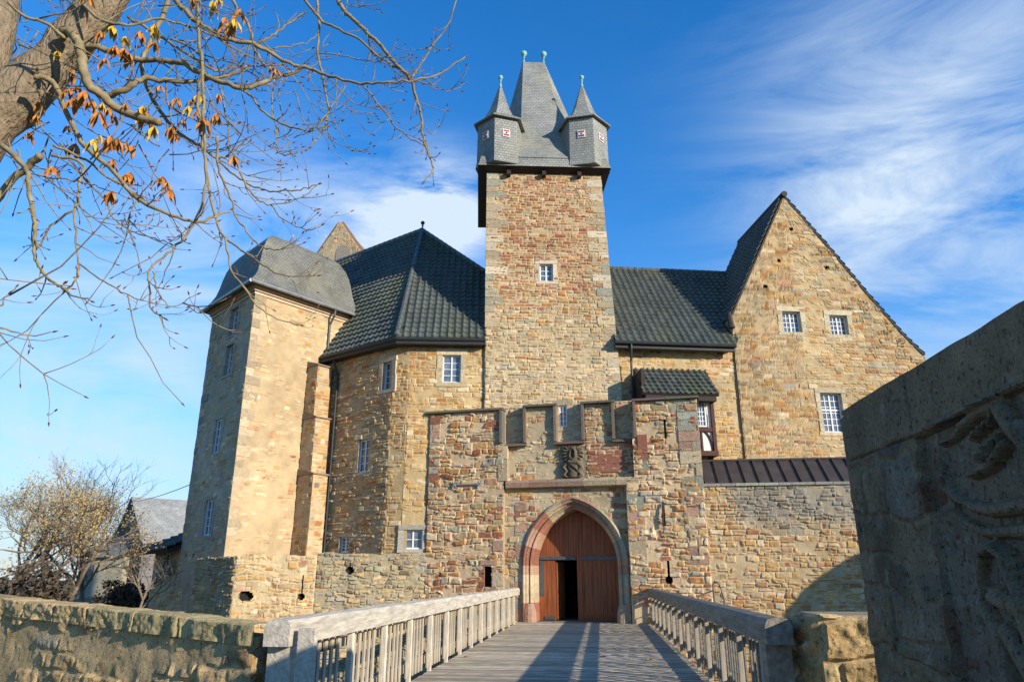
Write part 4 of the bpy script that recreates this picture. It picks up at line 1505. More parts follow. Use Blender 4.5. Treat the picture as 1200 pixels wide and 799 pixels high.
cop_h(W_gs, m4a - .13, (m4a + m4b) / 2, zm4, o1=.15, o0=-1.2)
cop_h(W_gs, (m4a + m4b) / 2 + .01, m4b + .08, zm4, o1=.15, o0=-1.2)
mb.build('coping', M['block'], gate, color=True)

# mouldings of the arch, stone by stone
mb = MB()
prof_a = [(.44, -.02), (.44, .10), (.37, .13), (.33, .06), (.27, .05), (.25, -.06), (.19, -.10), (.15, -.05), (.11, -.14), (.07, -.24), (.02, -.27), (.0, -.38), (.0, -.95)]
rng = random.Random(11)
lines = [arch_line(o) for (o, d) in prof_a]
npt = len(lines[0])
# resample each outline into matching spans; the jambs get extra courses
def densify(L):
    out = []
    for j in range(6): out.append((L[0][0], L[1][1] * j / 6))
    out += L[1:-1]
    for j in range(1, 7): out.append((L[-1][0], L[-2][1] * (1 - j / 6)))
    return out


lines = [densify(L) for L in lines]
npt = len(lines[0])
group_len = 2
i = 0
while i < npt - 1:
    step = 1 if (i < 6 or i >= npt - 7) else 3
    j = min(i + step, npt - 1)
    if npt - 7 < j and i < npt - 7: j = npt - 7
    c = rng.choice([PINK, RED, PINK, RED, TAN]) if (i < 16) else rng.choice([SAND, TAN, GREEN, GREEN, PINK])
    k = rng.uniform(.82, 1.12)
    idx = list(range(i, j + 1))
    V = []
    for q in idx:
        for m, (o, d) in enumerate(prof_a):
            V.append(W_g.pt(lines[m][q][0], lines[m][q][1], d))
    F = []
    K = len(prof_a)
    for a in range(len(idx) - 1):
        for m in range(K - 1):
            F.append((a * K + m, a * K + m + 1, (a + 1) * K + m + 1, (a + 1) * K + m))
    mb.add(V, F, [x * k for x in c])
    i = j
mb.build('arch_moulding', M['block'], gate, color=True, smooth=False)
# worn swollen feet of the jambs
mb = MB()
for sd in (-1, 1):
    x = uc + sd * (hwid + .2)
    for (z0, z1, r0_, r1_) in ((-.02, .35, .27, .25), (.35, .62, .25, .17)):
        Vq = []
        for z, r in ((z0, r0_), (z1, r1_)):
            for a in np.linspace(math.pi, 2 * math.pi, 7):
                Vq.append(W_g.pt(x + r * math.cos(a), z, -r * math.sin(a) * .8 - .05))
        mb.add(Vq, [(m, m + 1, m + 8, m + 7) for m in range(6)] + [tuple(range(7, 14))], [q * .9 for q in (PINK if sd < 0 else SAND)])
build_each(mb, 'jamb_foot', M['block'], gate, color=True)

# doors
od = -.86


def arch_h(u):
    cxr = uc - hwid + Rarc; cxl = uc + hwid - Rarc
    r = Rarc
    x = max(abs(u - cxr), abs(u - cxl))
    return zspr + math.sqrt(max(r * r - x * x, 0))


wu0, wu1 = W_g.px(651, 690, od)[0], W_g.px(677, 690, od)[0]
wz = W_g.px(664, 656, od)[1]
umid = W_g.px(679.5, 690, od)[0]


def planks(mb, u0, u1, zlo, o1, o0, ceil=None):
    n = max(1, round((u1 - u0) / .165)); w = (u1 - u0) / n
    for i in range(n):
        a, b = u0 + i * w + .004, u0 + (i + 1) * w - .004
        ha, hb = arch_h(a), arch_h(b)
        if ceil: ha, hb = min(ha, ceil), min(hb, ceil)
        dd_ = rng.uniform(-.004, .004)
        mb.hexa([W_g.pt(a, zlo, o1 + dd_), W_g.pt(b, zlo, o1 + dd_), W_g.pt(b, zlo, o0), W_g.pt(a, zlo, o0), W_g.pt(a, ha, o1 + dd_), W_g.pt(b, hb, o1 + dd_), W_g.pt(b, hb, o0), W_g.pt(a, ha, o0)])


mb = MB()
planks(mb, uc - hwid - .02, wu0, .03, od, od - .07)
planks(mb, wu0, umid - .02, wz, od, od - .07)
W_g.box(mb, umid - .075, umid - .005, .03, arch_h(umid) - .02, od - .02, od + .035)
W_g.box(mb, uc - hwid + .05, wu0, wz + .02, wz + .14, od, od + .03)
ld = mb.build('door_leaf', M['door_wood'], gate)
mb = MB()
W_g.box(mb, uc - hwid + .04, umid - .12, wz + .02, wz + .13, od + .03, od + .05)
W_g.box(mb, uc - hwid + .03, uc - hwid + .19, zspr * .45, wz - .02, od + .005, od + .02)
W_g.box(mb, uc - hwid + .2, wu0 - .03, .05, .17, od + .005, od + .02)
build_each(mb, 'strap_hinge', M['strap_iron'], ld, tol=.005)
mb = MB()
planks(mb, umid, uc + hwid + .02, .03, od, od - .07)
W_g.box(mb, umid + .0, umid + .10, .03, arch_h(umid) - .05, od, od + .03)
for z in (wz + .06, .2):
    W_g.box(mb, umid + .12, uc + hwid - .05, z - .07, z + .07, od, od + .025)
rd_ = mb.build('door_leaf', M['door_wood'], gate)
mb = MB()
W_g.box(mb, umid + .12, uc + hwid - .04, wz + .015, wz + .12, od + .025, od + .045)
mb.build('strap_hinge', M['strap_iron'], rd_)
# wicket, swung inwards
mb = MB()
hinge = W_g.pt(wu0 + .03, 0, od - .07)
ang = R(80)
ddir = (W_g.d * math.cos(ang) - W_g.n * math.sin(ang))
Ww = Wall(hinge.x, hinge.y, d=ddir)
for i in range(5):
    Ww.box(mb, i * .165, i * .165 + .158, .06, wz - .05, -.03, .03)
mb.build('wicket_door', M['door_wood'], gate)
# vaulted passage behind the door
mb = MB()
pw = hwid + .25
for b_ in (gbox(W_g, uc - pw - .3, uc - pw, -.12, 4.4, od - .1, -9), gbox(W_g, uc + pw, uc + pw + .3, -.12, 4.4, od - .1, -9), gbox(W_g, uc - pw - .3, uc + pw + .3, 4.2, 4.5, od - .1, -9),
           gbox(W_g, uc - pw - .3, uc + pw + .3, -.2, 4.5, -9, -9.3), gbox(W_g, uc - pw - .3, uc + pw + .3, -.3, .012, -.02, -9)):
    mb.hexa(b_, (.2, .17, .13))
mb.build('passage', M['block'], gate, color=True)
# dark loopholes and iron
mb = MB()
W_gs.box(mb, su(566, 675), su(578, 675), sz(689, 572), sz(661, 572), -.29, -.26)
W_gs.box(mb, ulp - .2, ulp + .2, zlpa - .1, zlpb + .1, -.29, -.22)
W_gs.box(mb, su(778, 600) - .1, su(778, 600) + .1, sz(618, 778), sz(588, 778), -.29, -.18)
build_each(mb, 'loophole', M['shadow_dark'], gate)
mb = MB()
ashlar(mb, W_gs, su(562, 675), su(567.5, 675), sz(688, 572), sz(662, 572), (.5, .9), (.3, .4), [RED, PINK], seed=31, back=.2)
ashlar(mb, W_gs, su(576.5, 675), su(582, 675), sz(688, 572), sz(662, 572), (.5, .9), (.3, .4), [PINK, TAN], seed=32, back=.2)
ashlar(mb, W_gs, su(563, 675), su(581, 675), sz(662, 572), sz(656, 572), (.3, .4), (.9, 1.2), [PINK], seed=33, back=.2)
build_each(mb, 'loophole_frame', M['block'], gate, color=True)
mb = MB()
zt_ = sz(567.5, 548)
W_gs.box(mb, su(531, 568), su(565, 568), zt_ - .025, zt_ + .025, .05, .09)
for px in (533, 563):
    u = su(px, 568)
    mb.tube([W_gs.pt(u - .07, zt_ - .1, .09), W_gs.pt(u + .07, zt_ + .12, .09)], .022, 6); mb.tube([W_gs.pt(u + .07, zt_ - .1, .09), W_gs.pt(u - .07, zt_ + .12, .09)], .022, 6)
mb.build('wall_anchor', M['zinc'], gate)
mb = MB()
u = su(777.5, 600)
mb.tube([W_gs.pt(u - .03, sz(617, 777), .1), W_gs.pt(u - .02, sz(603, 777), .13), W_gs.pt(u + .01, sz(589, 777), .08)], .035, 6)
W_gs.box(mb, su(779.6, 500) - .02, su(779.6, 500) + .02, sz(515, 780), sz(490, 780), -.2, -.1)
build_each(mb, 'iron_hook', M['iron'], gate)

# coat of arms: helm with wings over a tilted shield
def strokes(u, z, S_):
    H_ = np.zeros_like(u)
    for (pts_, r_a, r_b, h) in S_:
        n = len(pts_)
        for i in range(n - 1):
            (x0, y0), (x1, y1) = pts_[i], pts_[i + 1]
            dx, dy = x1 - x0, y1 - y0
            t_ = np.clip(((u - x0) * dx + (z - y0) * dy) / (dx * dx + dy * dy + 1e-9), 0, 1)
            ds = np.hypot(u - x0 - t_ * dx, z - y0 - t_ * dy)
            f = (i + t_) / max(1, n - 1)
            rr2 = r_a + (r_b - r_a) * f
            k = np.sqrt(np.clip(1 - (ds / rr2) ** 2, 0, 1)) * h
            if h > 0: H_ = np.maximum(H_, k)
            else: H_ = np.where(ds < rr2, np.minimum(H_, H_ + k), H_)
    return H_


cx, czt = W_g.px(671, 541); cz_ = czt
S1 = [([(cx + .03, cz_ + .18), (cx + .04, cz_ + .34)], .24, .2, .24),                     # helm
      ([(cx + .04, cz_ + .34), (cx + .05, cz_ + .5)], .12, .17, .2),
      ([(cx - .1, cz_ - .02), (cx + .2, cz_ - .04)], .13, .13, .2),
      ([(cx + .02, cz_ - .12), (cx + .06, cz_ - .34), (cx + .0, cz_ - .52)], .24, .2, .17)]
for a in np.linspace(100, 260, 9):
    a_ = R(a); x = cx + .03 + .36 * math.cos(a_) * 1.05; y = cz_ + .30 + .38 * math.sin(a_)
    S1.append(([(cx + .03 + .22 * math.cos(a_), cz_ + .3 + .25 * math.sin(a_)), (x, y)], .07, .05, .16))
for a in np.linspace(-60, 70, 7):
    a_ = R(a); x = cx + .03 + .36 * math.cos(a_); y = cz_ + .30 + .38 * math.sin(a_)
    S1.append(([(cx + .06 + .22 * math.cos(a_), cz_ + .3 + .25 * math.sin(a_)), (x, y)], .07, .05, .16))
for sd in (-1, 1):
    S1.append(([(cx + sd * .18, cz_ - .05), (cx + sd * .34, cz_ - .2), (cx + sd * .22, cz_ - .36), (cx + sd * .33, cz_ - .5), (cx + sd * .12, cz_ - .64)], .075, .06, .15))
S1.append(([(cx + .03, cz_ + .2), (cx + .03, cz_ + .36)], .09, .08, -.16))
S1.append(([(cx - .06, cz_ - .2), (cx + .14, cz_ - .36)], .05, .05, -.08))
uu0, uu1, zz0, zz1 = cx - .5, cx + .5, zstr1 + .06, zN - .19
grid = stone_grid(W_g, [(uu0, zz0), (uu1, zz0), (uu1, zz1), (uu0, zz1)], res=.022, seed=140, hr=(3, 4), wr=(4, 5), dist=0, mw=.001, relief=.0, rough=.006, pal=[((.16, .14, .105), 1)],
                  extra=lambda u, z: (strokes(u, z, S1), 1.0), o=.04)
Vq, Fq, Cq = grid
hq = (Vq - np.array(W_g.p)) @ np.array(W_g.n)
Cq = np.where((hq > .075)[:, None], Cq, Cq * 2.3)
grid = (Vq, Fq, Cq)
link_stone('coat_of_arms', gate, [grid], [gbox(W_g, uu0, uu1, zz0, zz1, .03, -.05)], boxcol=(.16, .14, .105))

# ================================================================== ORIEL (half timbered, tucked behind the gate)
W_or = W_mid.shift(1.25)
orl = thing('oriel', 'small half timbered oriel with white panel and its own tiled roof beside the gate', 'oriel', W_or.pt(W_or.px(800, 500)[0], 4))
o0u = W_or.px(757, 470)[0]; o1u = W_or.px(838, 495)[0]
oz0 = W_or.px(826, 529)[1]; oz1 = W_or.px(826, 466)[1]
ozm0, ozm1 = W_or.px(826, 523)[1], W_or.px(826, 504)[1]
mb = MB()
W_or.box(mb, o0u + .05, o1u - .05, oz0, oz1, -1.2, -.08)
mb.build('plaster_panel', M['plaster'], orl)
mb = MB()
W_or.box(mb, o1u - .13, o1u, oz0 - .05, oz1, -.3, .02); W_or.box(mb, o0u, o0u + .2, oz0 - .05, oz1, -.3, .02)
W_or.box(mb, o0u, o1u + .02, oz0 - .16, oz0 + .03, -1.2, .05)
W_or.box(mb, o0u + .2, o1u - .13, ozm1 - .04, ozm1 + .1, -.2, .01)
W_or.box(mb, o0u, o1u, oz1 - .1, oz1 + .1, -1.2, .04)
W_or.box(mb, o1u - .16, o1u, oz0, oz1, -1.2, -.31)
ub = W_or.px(813.5, 490)[0]
W_or.box(mb, ub - .2, ub + .02, ozm1, oz1, -.2, .01)
um = W_or.px(823.5, 515)[0]
ua_ = W_or.px(814, 515)[0]
for (x0, x1) in ((ua_, um - .06), (o1u - .15, um + .02)):
    P_ = [W_or.pt(x0 + (x1 - x0) * (1 - math.cos(a)), oz0 + (ozm1 - oz0) * math.sin(a), -.06) for a in np.linspace(0, math.pi / 2, 7)]
    mb.tube(P_, .04, 6)
W_or.box(mb, um - .05, um + .02, oz0, ozm1, -.15, -.02)
for u in (o1u - .2, o0u + .2):
    P_ = [W_or.pt(u, oz0 - .1, -.05), W_or.pt(u, oz0 - .35, -.45), W_or.pt(u, oz0 - .5, -1.2)]
    mb.tube(P_, .11, 6)
mb.build('timber_frame', M['timber'], orl)
window(orl, W_or, (815.5, 470, 827.5, 500), 3, 5, rec=.06, sur=.03, proud=-.05, surcol=(.1, .05, .04))
e0 = W_mid.px(753, 460, 1.7); e1 = W_mid.px(843, 460, 1.7); t0_ = W_mid.px(743, 433, .05); t1_ = W_mid.px(826, 434, .05)
zE_, zT_ = (e0[1] + e1[1]) / 2, (t0_[1] + t1_[1]) / 2
poly = [W_mid.pt(e0[0], zE_, 1.7), W_mid.pt(e1[0], zE_, 1.7), W_mid.pt(t1_[0], zT_, .05), W_mid.pt(t0_[0], zT_, .05)]
V, F, K = pantiles(poly, w=.25, r=.34, amp=.045)
mb = MB(); mb.add(V, F, K)
orf = mb.build('roof', M['pantile'], orl, color=True)
mb = MB(); V, F = under(poly, .1); mb.add(V, F)
W_mid.box(mb, e0[0] + .15, e1[0] - .1, zE_ - .28, zE_ - .1, 1.3, 1.62)
W_mid.box(mb, e0[0] + .1, e0[0] + .25, zE_ - .2, zT_ - .35, .05, 1.3)
mb.build('soffit', M['dark_wood'], orf)

# ================================================================== CURTAIN WALL (right) AND ITS COVERED WALK
pc = W_gs.pt(m4b - .05, 0, -.05)
W_cw = Wall(pc.x, pc.y, 8)
uw1 = W_cw.px(1130, 568)[0]
zcw = W_cw.px(900, 569)[1]
cw = thing('curtain_wall', 'long grey topped stone wall running right from the gatehouse towards the carved wall', 'stone wall', W_cw.pt(4, -4))
Qc = [(0, GZ), (uw1, GZ), (uw1, zcw), (0, zcw)]
gcw = stone_grid(W_cw, Qc, seed=151, res=.042, hr=(.10, .22), wr=(.14, .42), pal=PAL_OCHRE, cover=lambda u, z: .41 + 0 * u, dist=.08, relief=.05, mortar=(.46, .375, .25),
                 zones=[(lambda u, z: .95 * sstep(zcw - 1.9, zcw - .9, z) * sstep(.6, 1.6, u), PAL_GREY), (lambda u, z: .4 * (1 - sstep(0, 1.6, z)), [(RUST, 3), (RED, 2), (OCHRE, 3)])],
                 extra=lambda u, z: (0, 1.0))
# the weathered upper part carries grey mortar
Vc, Fc, Cc = gcw
uz_u = (Vc - np.array(W_cw.p)) @ np.array(W_cw.d)
gm_ = sstep(zcw - 1.9, zcw - .8, Vc[:, 2]) * sstep(.4, 1.5, uz_u) * sstep(.3, .6, fbm(uz_u * 1.5, Vc[:, 2] * 1.5, 9, 4) + .15)
lum = Cc.mean(1, keepdims=True)
Cc = Cc * (1 - .75 * gm_[:, None]) + (lum * np.array([.98, .90, .72]) * .8) * .75 * gm_[:, None]
bxs = core_boxes(W_cw, Qc, .8, gap=.03)
link_stone('wall', cw, [(Vc, Fc, Cc)], bxs)
mb = MB()
ashlar(mb, W_cw, .02, uw1, zcw, zcw + .11, (.2, .3), (.4, .8), [GREY, GREEN, (.27, .26, .22)], seed=44, proud=.08, back=.8)
mb.build('coping', M['block'], cw, color=True)
lean = thing('walkway_roof', 'brown standing seam metal roof over the walk behind the curtain wall', 'roof', W_cw.pt(4, zcw, -1))
z1_ = zcw + .02; zt2 = W_cw.px(905, 539, -1.9)[1]
mb = MB()
b0, b1, b2, b3 = W_cw.pt(.0, z1_, -.5), W_cw.pt(uw1, z1_, -.5), W_cw.pt(uw1, zt2, -1.9), W_cw.pt(.0, zt2, -1.9)
nrm = (b1 - b0).cross(b3 - b0).normalized()
mb.hexa([p - nrm * .06 for p in (b0, b1, b2, b3)] + [b0, b1, b2, b3])
u = .2
while u < uw1:
    a, b = W_cw.pt(u, z1_, -.5) + nrm * .03, W_cw.pt(u, zt2, -1.9) + nrm * .03
    mb.bar(a, b, .035, .07, up=nrm); u += .48
mb.tube([b3, b2], .07, 8)
mb.build('roof', M['brown_sheet'], lean)
mb = MB()
W_cw.box(mb, .0, uw1, zcw - 2, zt2 - .08, -2.1, -1.92)
mb.build('back_wall', M['cream_plaster'], lean)

# ================================================================== LOW BASTION WALL (left)
def y_at(px, py, Y):
    r = cam_ray(px, py); return Vector((r.x / r.y * Y, Y, 0))


Bp = [y_at(231, 652, 28.6), y_at(277, 651, 26.6), y_at(372, 650, 27.3), W_gs.pt(m1a + .06, 0, -.02)]
bast = thing('bastion_wall', 'low broken stone wall with keyhole loopholes at the foot of the square tower', 'stone wall', (Bp[1].x, Bp[1].y, -4))
grids = []; bxs = []; cap = MB(); dk = MB()
for i, (pa, pb) in enumerate(zip(Bp[:-1], Bp[1:])):
    Wb = Wall(pa.x, pa.y, d=(pb - pa)); L_ = (pb - pa).length
    ztop = [Wb.px(252, 652)[1], Wb.px(325, 650)[1], Wb.px(440, 648)[1]][i]
    hl = []
    if i == 1:
        for (px, y0, y1, ym) in ((353, 674, 704, 699),):
            uu, z0 = Wb.px(px, ym); z1 = Wb.px(px, y0)[1]
            hl += [rect_hole(uu - .035, uu + .035, z0, z1), (lambda a, b: (lambda u, z: np.hypot(u - a, z - b) < .12))(uu, z0)]
            Wb.box(dk, uu - .16, uu + .16, z0 - .16, z1 + .1, -.25, -.16)
        for (px, py, r_) in ((288, 698, .17),):
            uu, z0 = Wb.px(px, py)
            hl += [(lambda a, b, c: (lambda u, z: np.hypot((u - a) / 1.5, z - b) < c))(uu, z0, r_)]
            Wb.box(dk, uu - .4, uu + .4, z0 - .3, z0 + .3, -.25, -.16)
    if i == 2:
        uu, z0 = Wb.px(410, 668)
        hl += [rect_hole(uu - .04, uu + .04, z0, z0 + .25), (lambda a, b: (lambda u, z: np.hypot(u - a, z - b) < .14))(uu, z0)]
        Wb.box(dk, uu - .2, uu + .2, z0 - .2, z0 + .3, -.25, -.16)
    Q = [(0, GZ), (L_, GZ), (L_, ztop), (0, ztop)]
    rag = lambda u, zt=ztop, i=i: zt + .12 * (fbm(u * 2.2, u * 0 + i, 5, 3) - .5)
    g_ = stone_grid(Wb, Q, seed=160 + i, res=.045, hr=(.10, .22), wr=(.15, .42), pal=[PAL_BASE, PAL_BASE, PAL_GREY][i], cover=(lambda u, z: .38 + 0 * u), dist=.1, relief=[.06, .04, .07][i], rough=.02, holes=hl, top=rag,
                    mortar=[(.36, .31, .22), (.49, .41, .27), (.33, .29, .2)][i])
    grids.append(g_)
    bxs.append([Wb.pt(u, z, o) for z in (GZ, ztop - .08) for (u, o) in ((0, -.28), (L_, -.28), (L_, -.8), (0, -.8))])
    bxs.append([Wb.pt(u, z, o) for z in (ztop - .09, ztop - .05) for (u, o) in ((0, -.02), (L_, -.02), (L_, -.8), (0, -.8))])
link_stone('wall', bast, grids, bxs)
build_each(dk, 'loophole', M['shadow_dark'], bast)

# ================================================================== LOW OUTBUILDING beside the square tower
W_ob = W_tl.shift(-.05)
ob = thing('outbuilding', 'low pale stone outbuilding with dark eaves joining the left side of the square tower', 'building', W_ob.pt(-wl_ - 4, 0))
u0_ = W_ob.px(176, 690)[0]; u1_ = -wl_ + .1
zo = W_ob.px(196, 640)[1]
owin = (191, 648, 199, 672)
go = stone_grid(W_ob, [(u0_, GZ), (u1_, GZ), (u1_, zo), (u0_, zo)], seed=171, res=.06, hr=(.14, .26), wr=(.2, .5), pal=PAL_CREAM, cover=lambda u, z: .45 + 0 * u, mortar=(.52, .46, .36), holes=[win_hole(W_ob, owin)])
link_stone('wall', ob, [go], core_boxes(W_ob, [(u0_, GZ), (u1_, GZ), (u1_, zo), (u0_, zo)], 6, gap=.3))
window(ob, W_ob, owin, 2, 3, rec=.15, sur=.16, surcol=CREAM)
poly = [W_ob.pt(u0_ - .5, zo - .15, .6), W_ob.pt(u1_ - .1, zo - .15, .6), W_ob.pt(u1_ - .1, zo + 1.6, -3.5), W_ob.pt(u0_ - .5, zo + 1.6, -3.5)]
mb = MB(); V, F, K = pantiles(poly, sub=4); mb.add(V, F, K)
rfo = mb.build('roof', M['pantile'], ob, color=True)
mb = MB(); V, F = under(poly, .16); mb.add(V, F); mb.build('soffit', M['dark_wood'], rfo)

# ================================================================== BRIDGE
bb = math.atan(.118)
db = Vector((math.sin(bb), math.cos(bb), 0)); dx_ = Vector((math.cos(bb), -math.sin(bb), 0))
B0 = Vector((.75 - .118 * (12.15 - 7.1), 7.1, 0))
HWB = 2.34


def bp_(s, t, z):
    return B0 + db * s + dx_ * t + Vector((0, 0, z))


sE = (W_g.p + W_g.n * .05 - B0).dot(W_g.n) / db.dot(W_g.n)
sL = (W_gs.p + W_gs.n * .02 - bp_(0, -HWB - .1, 0)).dot(W_gs.n) / db.dot(W_gs.n)
sR = (W_gs.p + W_gs.n * .02 - bp_(0, HWB + .1, 0)).dot(W_gs.n) / db.dot(W_gs.n)
bridge = thing('footbridge', 'weathered wooden plank bridge leading across the moat to the gate', 'bridge', B0)
mb = MB(); s = 0; rng = random.Random(21)
while s < sE + .9:
    w = .155
    k = rng.uniform(.72, 1.18); dz = rng.uniform(-.006, .003)
    c = [x * k for x in rng.choice([(.49, .415, .29), (.44, .37, .265), (.52, .44, .315), (.38, .325, .24)])]
    # the last planks are sawn off along the wall
    tL, tR = -HWB, HWB
    P = [bp_(s, tL, -.07), bp_(s, tR, -.07), bp_(s + w - .009, tR, -.07), bp_(s + w - .009, tL, -.07)]
    mb.hexa(P + [p + Vector((0, 0, .07 + dz)) for p in P], c)
    s += w
mb.build('deck', M['deck_wood'], bridge, color=True)
for t in (-2.0, -.7, .7, 2.0):
    mb = MB(); mb.bar(bp_(.1, t, -.27), bp_(sE - .2, t, -.27), .26, .36); mb.build('beam', M['slat_wood'], bridge)
for s in (4.5, 9.5, 14.5):
    for t in (-2.0, 2.0):
        mb = MB(); mb.bar(bp_(s, t, -4.4), bp_(s, t, -.46), .3, .3, up=(0, 1, 0)); mb.build('trestle_post', M['slat_wood'], bridge)
    mb = MB(); mb.bar(bp_(s, -2.3, -.62), bp_(s, 2.3, -.62), .28, .3); mb.build('cross_beam', M['slat_wood'], bridge)


def clone(o, parent, delta):
    c = o.copy(); COL.objects.link(c); c.parent = parent
    c.location = o.location + delta
    return c


def railing(side, s1, label, solid, s0, hm):
    t = side * (HWB + .03)
    r = thing('railing', label, 'railing', bp_(0, t, 0), 'railings of the wooden bridge')
    mb = MB()
    # handrail: heavy rounded beam, in three lengths
    cuts = [s0 - .12, s1 * .33, s1 * .66, s1]
    for a, b in zip(cuts[:-1], cuts[1:]):
        V = []
        sec = [(-.125, .925), (.125, .925), (.13, 1.1), (.10, 1.155), (0, 1.175), (-.10, 1.155), (-.13, 1.1)]
        for s_ in (a + .003, b - .003):
            V += [bp_(s_, t + x, z) for (x, z) in sec]
        kq = len(sec)
        mb.add(V, [tuple(range(kq)), tuple(reversed(range(kq, 2 * kq)))] + [(i, i + kq, (i + 1) % kq + kq, (i + 1) % kq) for i in range(kq)])
    mb.build('handrail', M[hm], r)
    mb = MB()
    mb.bar(bp_(s0 + .25, t + side * .10, .8), bp_(s1, t + side * .10, .8), .05, .1); mb.build('rail', M['slat_wood'], r)
    mb = MB()
    mb.bar(bp_(s0 + .25, t + side * .10, .17), bp_(s1, t + side * .10, .17), .05, .12); mb.build('rail', M['slat_wood'], r)
    # near end post and its wide boards
    mb = MB(); mb.bar(bp_(s0 + .1, t, -.9), bp_(s0 + .1, t, .92), .24, .22, up=db); mb.build('end_post', M[hm], r)
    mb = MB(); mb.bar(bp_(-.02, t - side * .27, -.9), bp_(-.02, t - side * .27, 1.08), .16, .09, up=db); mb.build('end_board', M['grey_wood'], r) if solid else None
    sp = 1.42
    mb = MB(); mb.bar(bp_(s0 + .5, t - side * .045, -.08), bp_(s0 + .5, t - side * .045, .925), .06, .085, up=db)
    p0 = mb.build('post', M['pale_wood' if solid else 'slat_wood'], r)  # right posts get the darker wood in place of shade
    mb = MB(); mb.bar(bp_(.5, t + side * .055, .02), bp_(.5, t + side * .055, .92), .045, .075, up=db)
    s_ = s0 + .5; k = 0; bal0 = None
    slat = mb
    while s_ < s1 - .1:
        if k: clone(p0, r, db * (sp * k))
        for j in range(1, 7):
            sb = s_ + sp * j / 7
            if sb > s1 - .08: break
            if bal0 is None:
                m2 = MB(); m2.bar(bp_(sb, t + side * .045, .03), bp_(sb, t + side * .045, .922), .078, .022, up=dx_)
                bal0 = m2.build('baluster', M['slat_wood' if solid else 'shaded_old_wood'], r); sb0 = sb
            else:
                c = clone(bal0, r, db * (sb - sb0 + rng.uniform(-.012, .012)))
                c.rotation_euler = (0, 0, 0)
        s_ += sp; k += 1
    return r


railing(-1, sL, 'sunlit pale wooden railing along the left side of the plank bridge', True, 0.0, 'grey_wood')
railing(1, sR, 'shaded grey wooden railing along the right side of the plank bridge', False, .75, 'shaded_old_wood')

# ================================================================== NEAR MASONRY
# pier beside the right railing
pp = bp_(.25, HWB + .30, 0)
W_p = Wall(pp.x, pp.y, 4)
pier = thing('stone_pier', 'rough sunlit ochre stone pier at the near end of the right bridge railing', 'stone pier', (pp.x, pp.y, 0))
PZ = 1.22
rag = lambda u: PZ + .05 * (fbm(u * 4, u * 0 + 2.2, 4, 3) - .5)
g1 = stone_grid(W_p, [(0, -1.5), (1.7, -1.5), (1.7, PZ), (0, PZ)], res=.016, seed=181, hr=(.26, .38), wr=(.35, .62), dist=.07, pal=[((.42, .31, .165), 3), ((.47, .37, .21), 2), ((.37, .29, .18), 2)], mortar=(.45, .36, .225), mw=.022, relief=.06, rough=.035, top=rag)
Wps = Wall(pp.x - W_p.n.x * 1.0, pp.y - W_p.n.y * 1.0, d=W_p.n)
g2 = stone_grid(Wps, [(0, -1.5), (1.0, -1.5), (1.0, PZ), (0, PZ)], res=.03, seed=182, hr=(.24, .42), wr=(.35, .7), dist=.16, pal=PAL_OCHRE, mortar=(.45, .37, .23), mw=.035, relief=.06, rough=.03)
link_stone('wall', pier, [g1, g2], [gbox(W_p, .03, 1.7, -1.5, PZ - .02, -.03, -1.0)], mat=M['near_stone'])

# carved wall on the right, in its own shade
dr_ = Vector((-.0735, -1, 0)).normalized()
W_r = Wall(2.56, 5.5, d=dr_)
rw = thing('carved_wall', 'tall dark shaded stone wall with a carved toothed beast, close on the right', 'stone wall', W_r.pt(1.5, 0))
rz = W_r.px(985, 482)[1]
ru = lambda px, py: W_r.px(px, py)
def RP(*pts): return [ru(x, y) for (x, y) in pts]


S2 = [(RP((1128, 500), (1150, 482), (1172, 476)), .035, .045, .10),            # upper jaw
      (RP((1138, 556), (1160, 545), (1176, 520)), .03, .035, .09),             # lower jaw
      (RP((1172, 476), (1186, 500), (1206, 520)), .055, .07, .11),
      (RP((1100, 520), (1116, 512), (1124, 500)), .02, .035, .07),
      (RP((1098, 545), (1110, 570), (1118, 600)), .025, .015, .06),
      (RP((1104, 570), (1130, 592), (1160, 598), (1200, 592)), .025, .05, .08),
      (RP((1110, 600), (1150, 624), (1205, 622)), .02, .045, .07),
      (RP((1165, 640), (1182, 652), (1192, 680), (1210, 712)), .03, .05, .12),
      (RP((1150, 650), (1147, 676), (1152, 700)), .025, .02, .08),
      (RP((1150, 650), (1165, 638)), .025, .03, .09),
      (RP((1152, 690), (1175, 690)), .018, .02, .07),
      (RP((1150, 705), (1168, 740), (1182, 799)), .035, .05, .09),
      (RP((1165, 700), (1200, 715), (1215, 760)), .05, .09, .10),
      (RP((1175, 740), (1205, 790)), .05, .08, .08)]
for k in range(4):
    x, y = 1139 + 9 * k * .75, 517 - 6 * k
    S2.append((RP((x, y), (x + 3, y - 12)), .012, .018, .085))
    x, y = 1146 + 8 * k, 543 - 8 * k
    S2.append((RP((x, y), (x - 3, y - 10)), .010, .016, .075))
S2 += [(RP((1190, 470), (1206, 505)), .05, .06, -.06), (RP((1118, 590), (1135, 597)), .014, .018, -.05), (RP((1157, 660), (1156, 668)), .016, .016, -.05), (RP((1180, 662), (1186, 676)), .022, .02, -.05)]
fr = RP((1070, 514), (1210, 447))


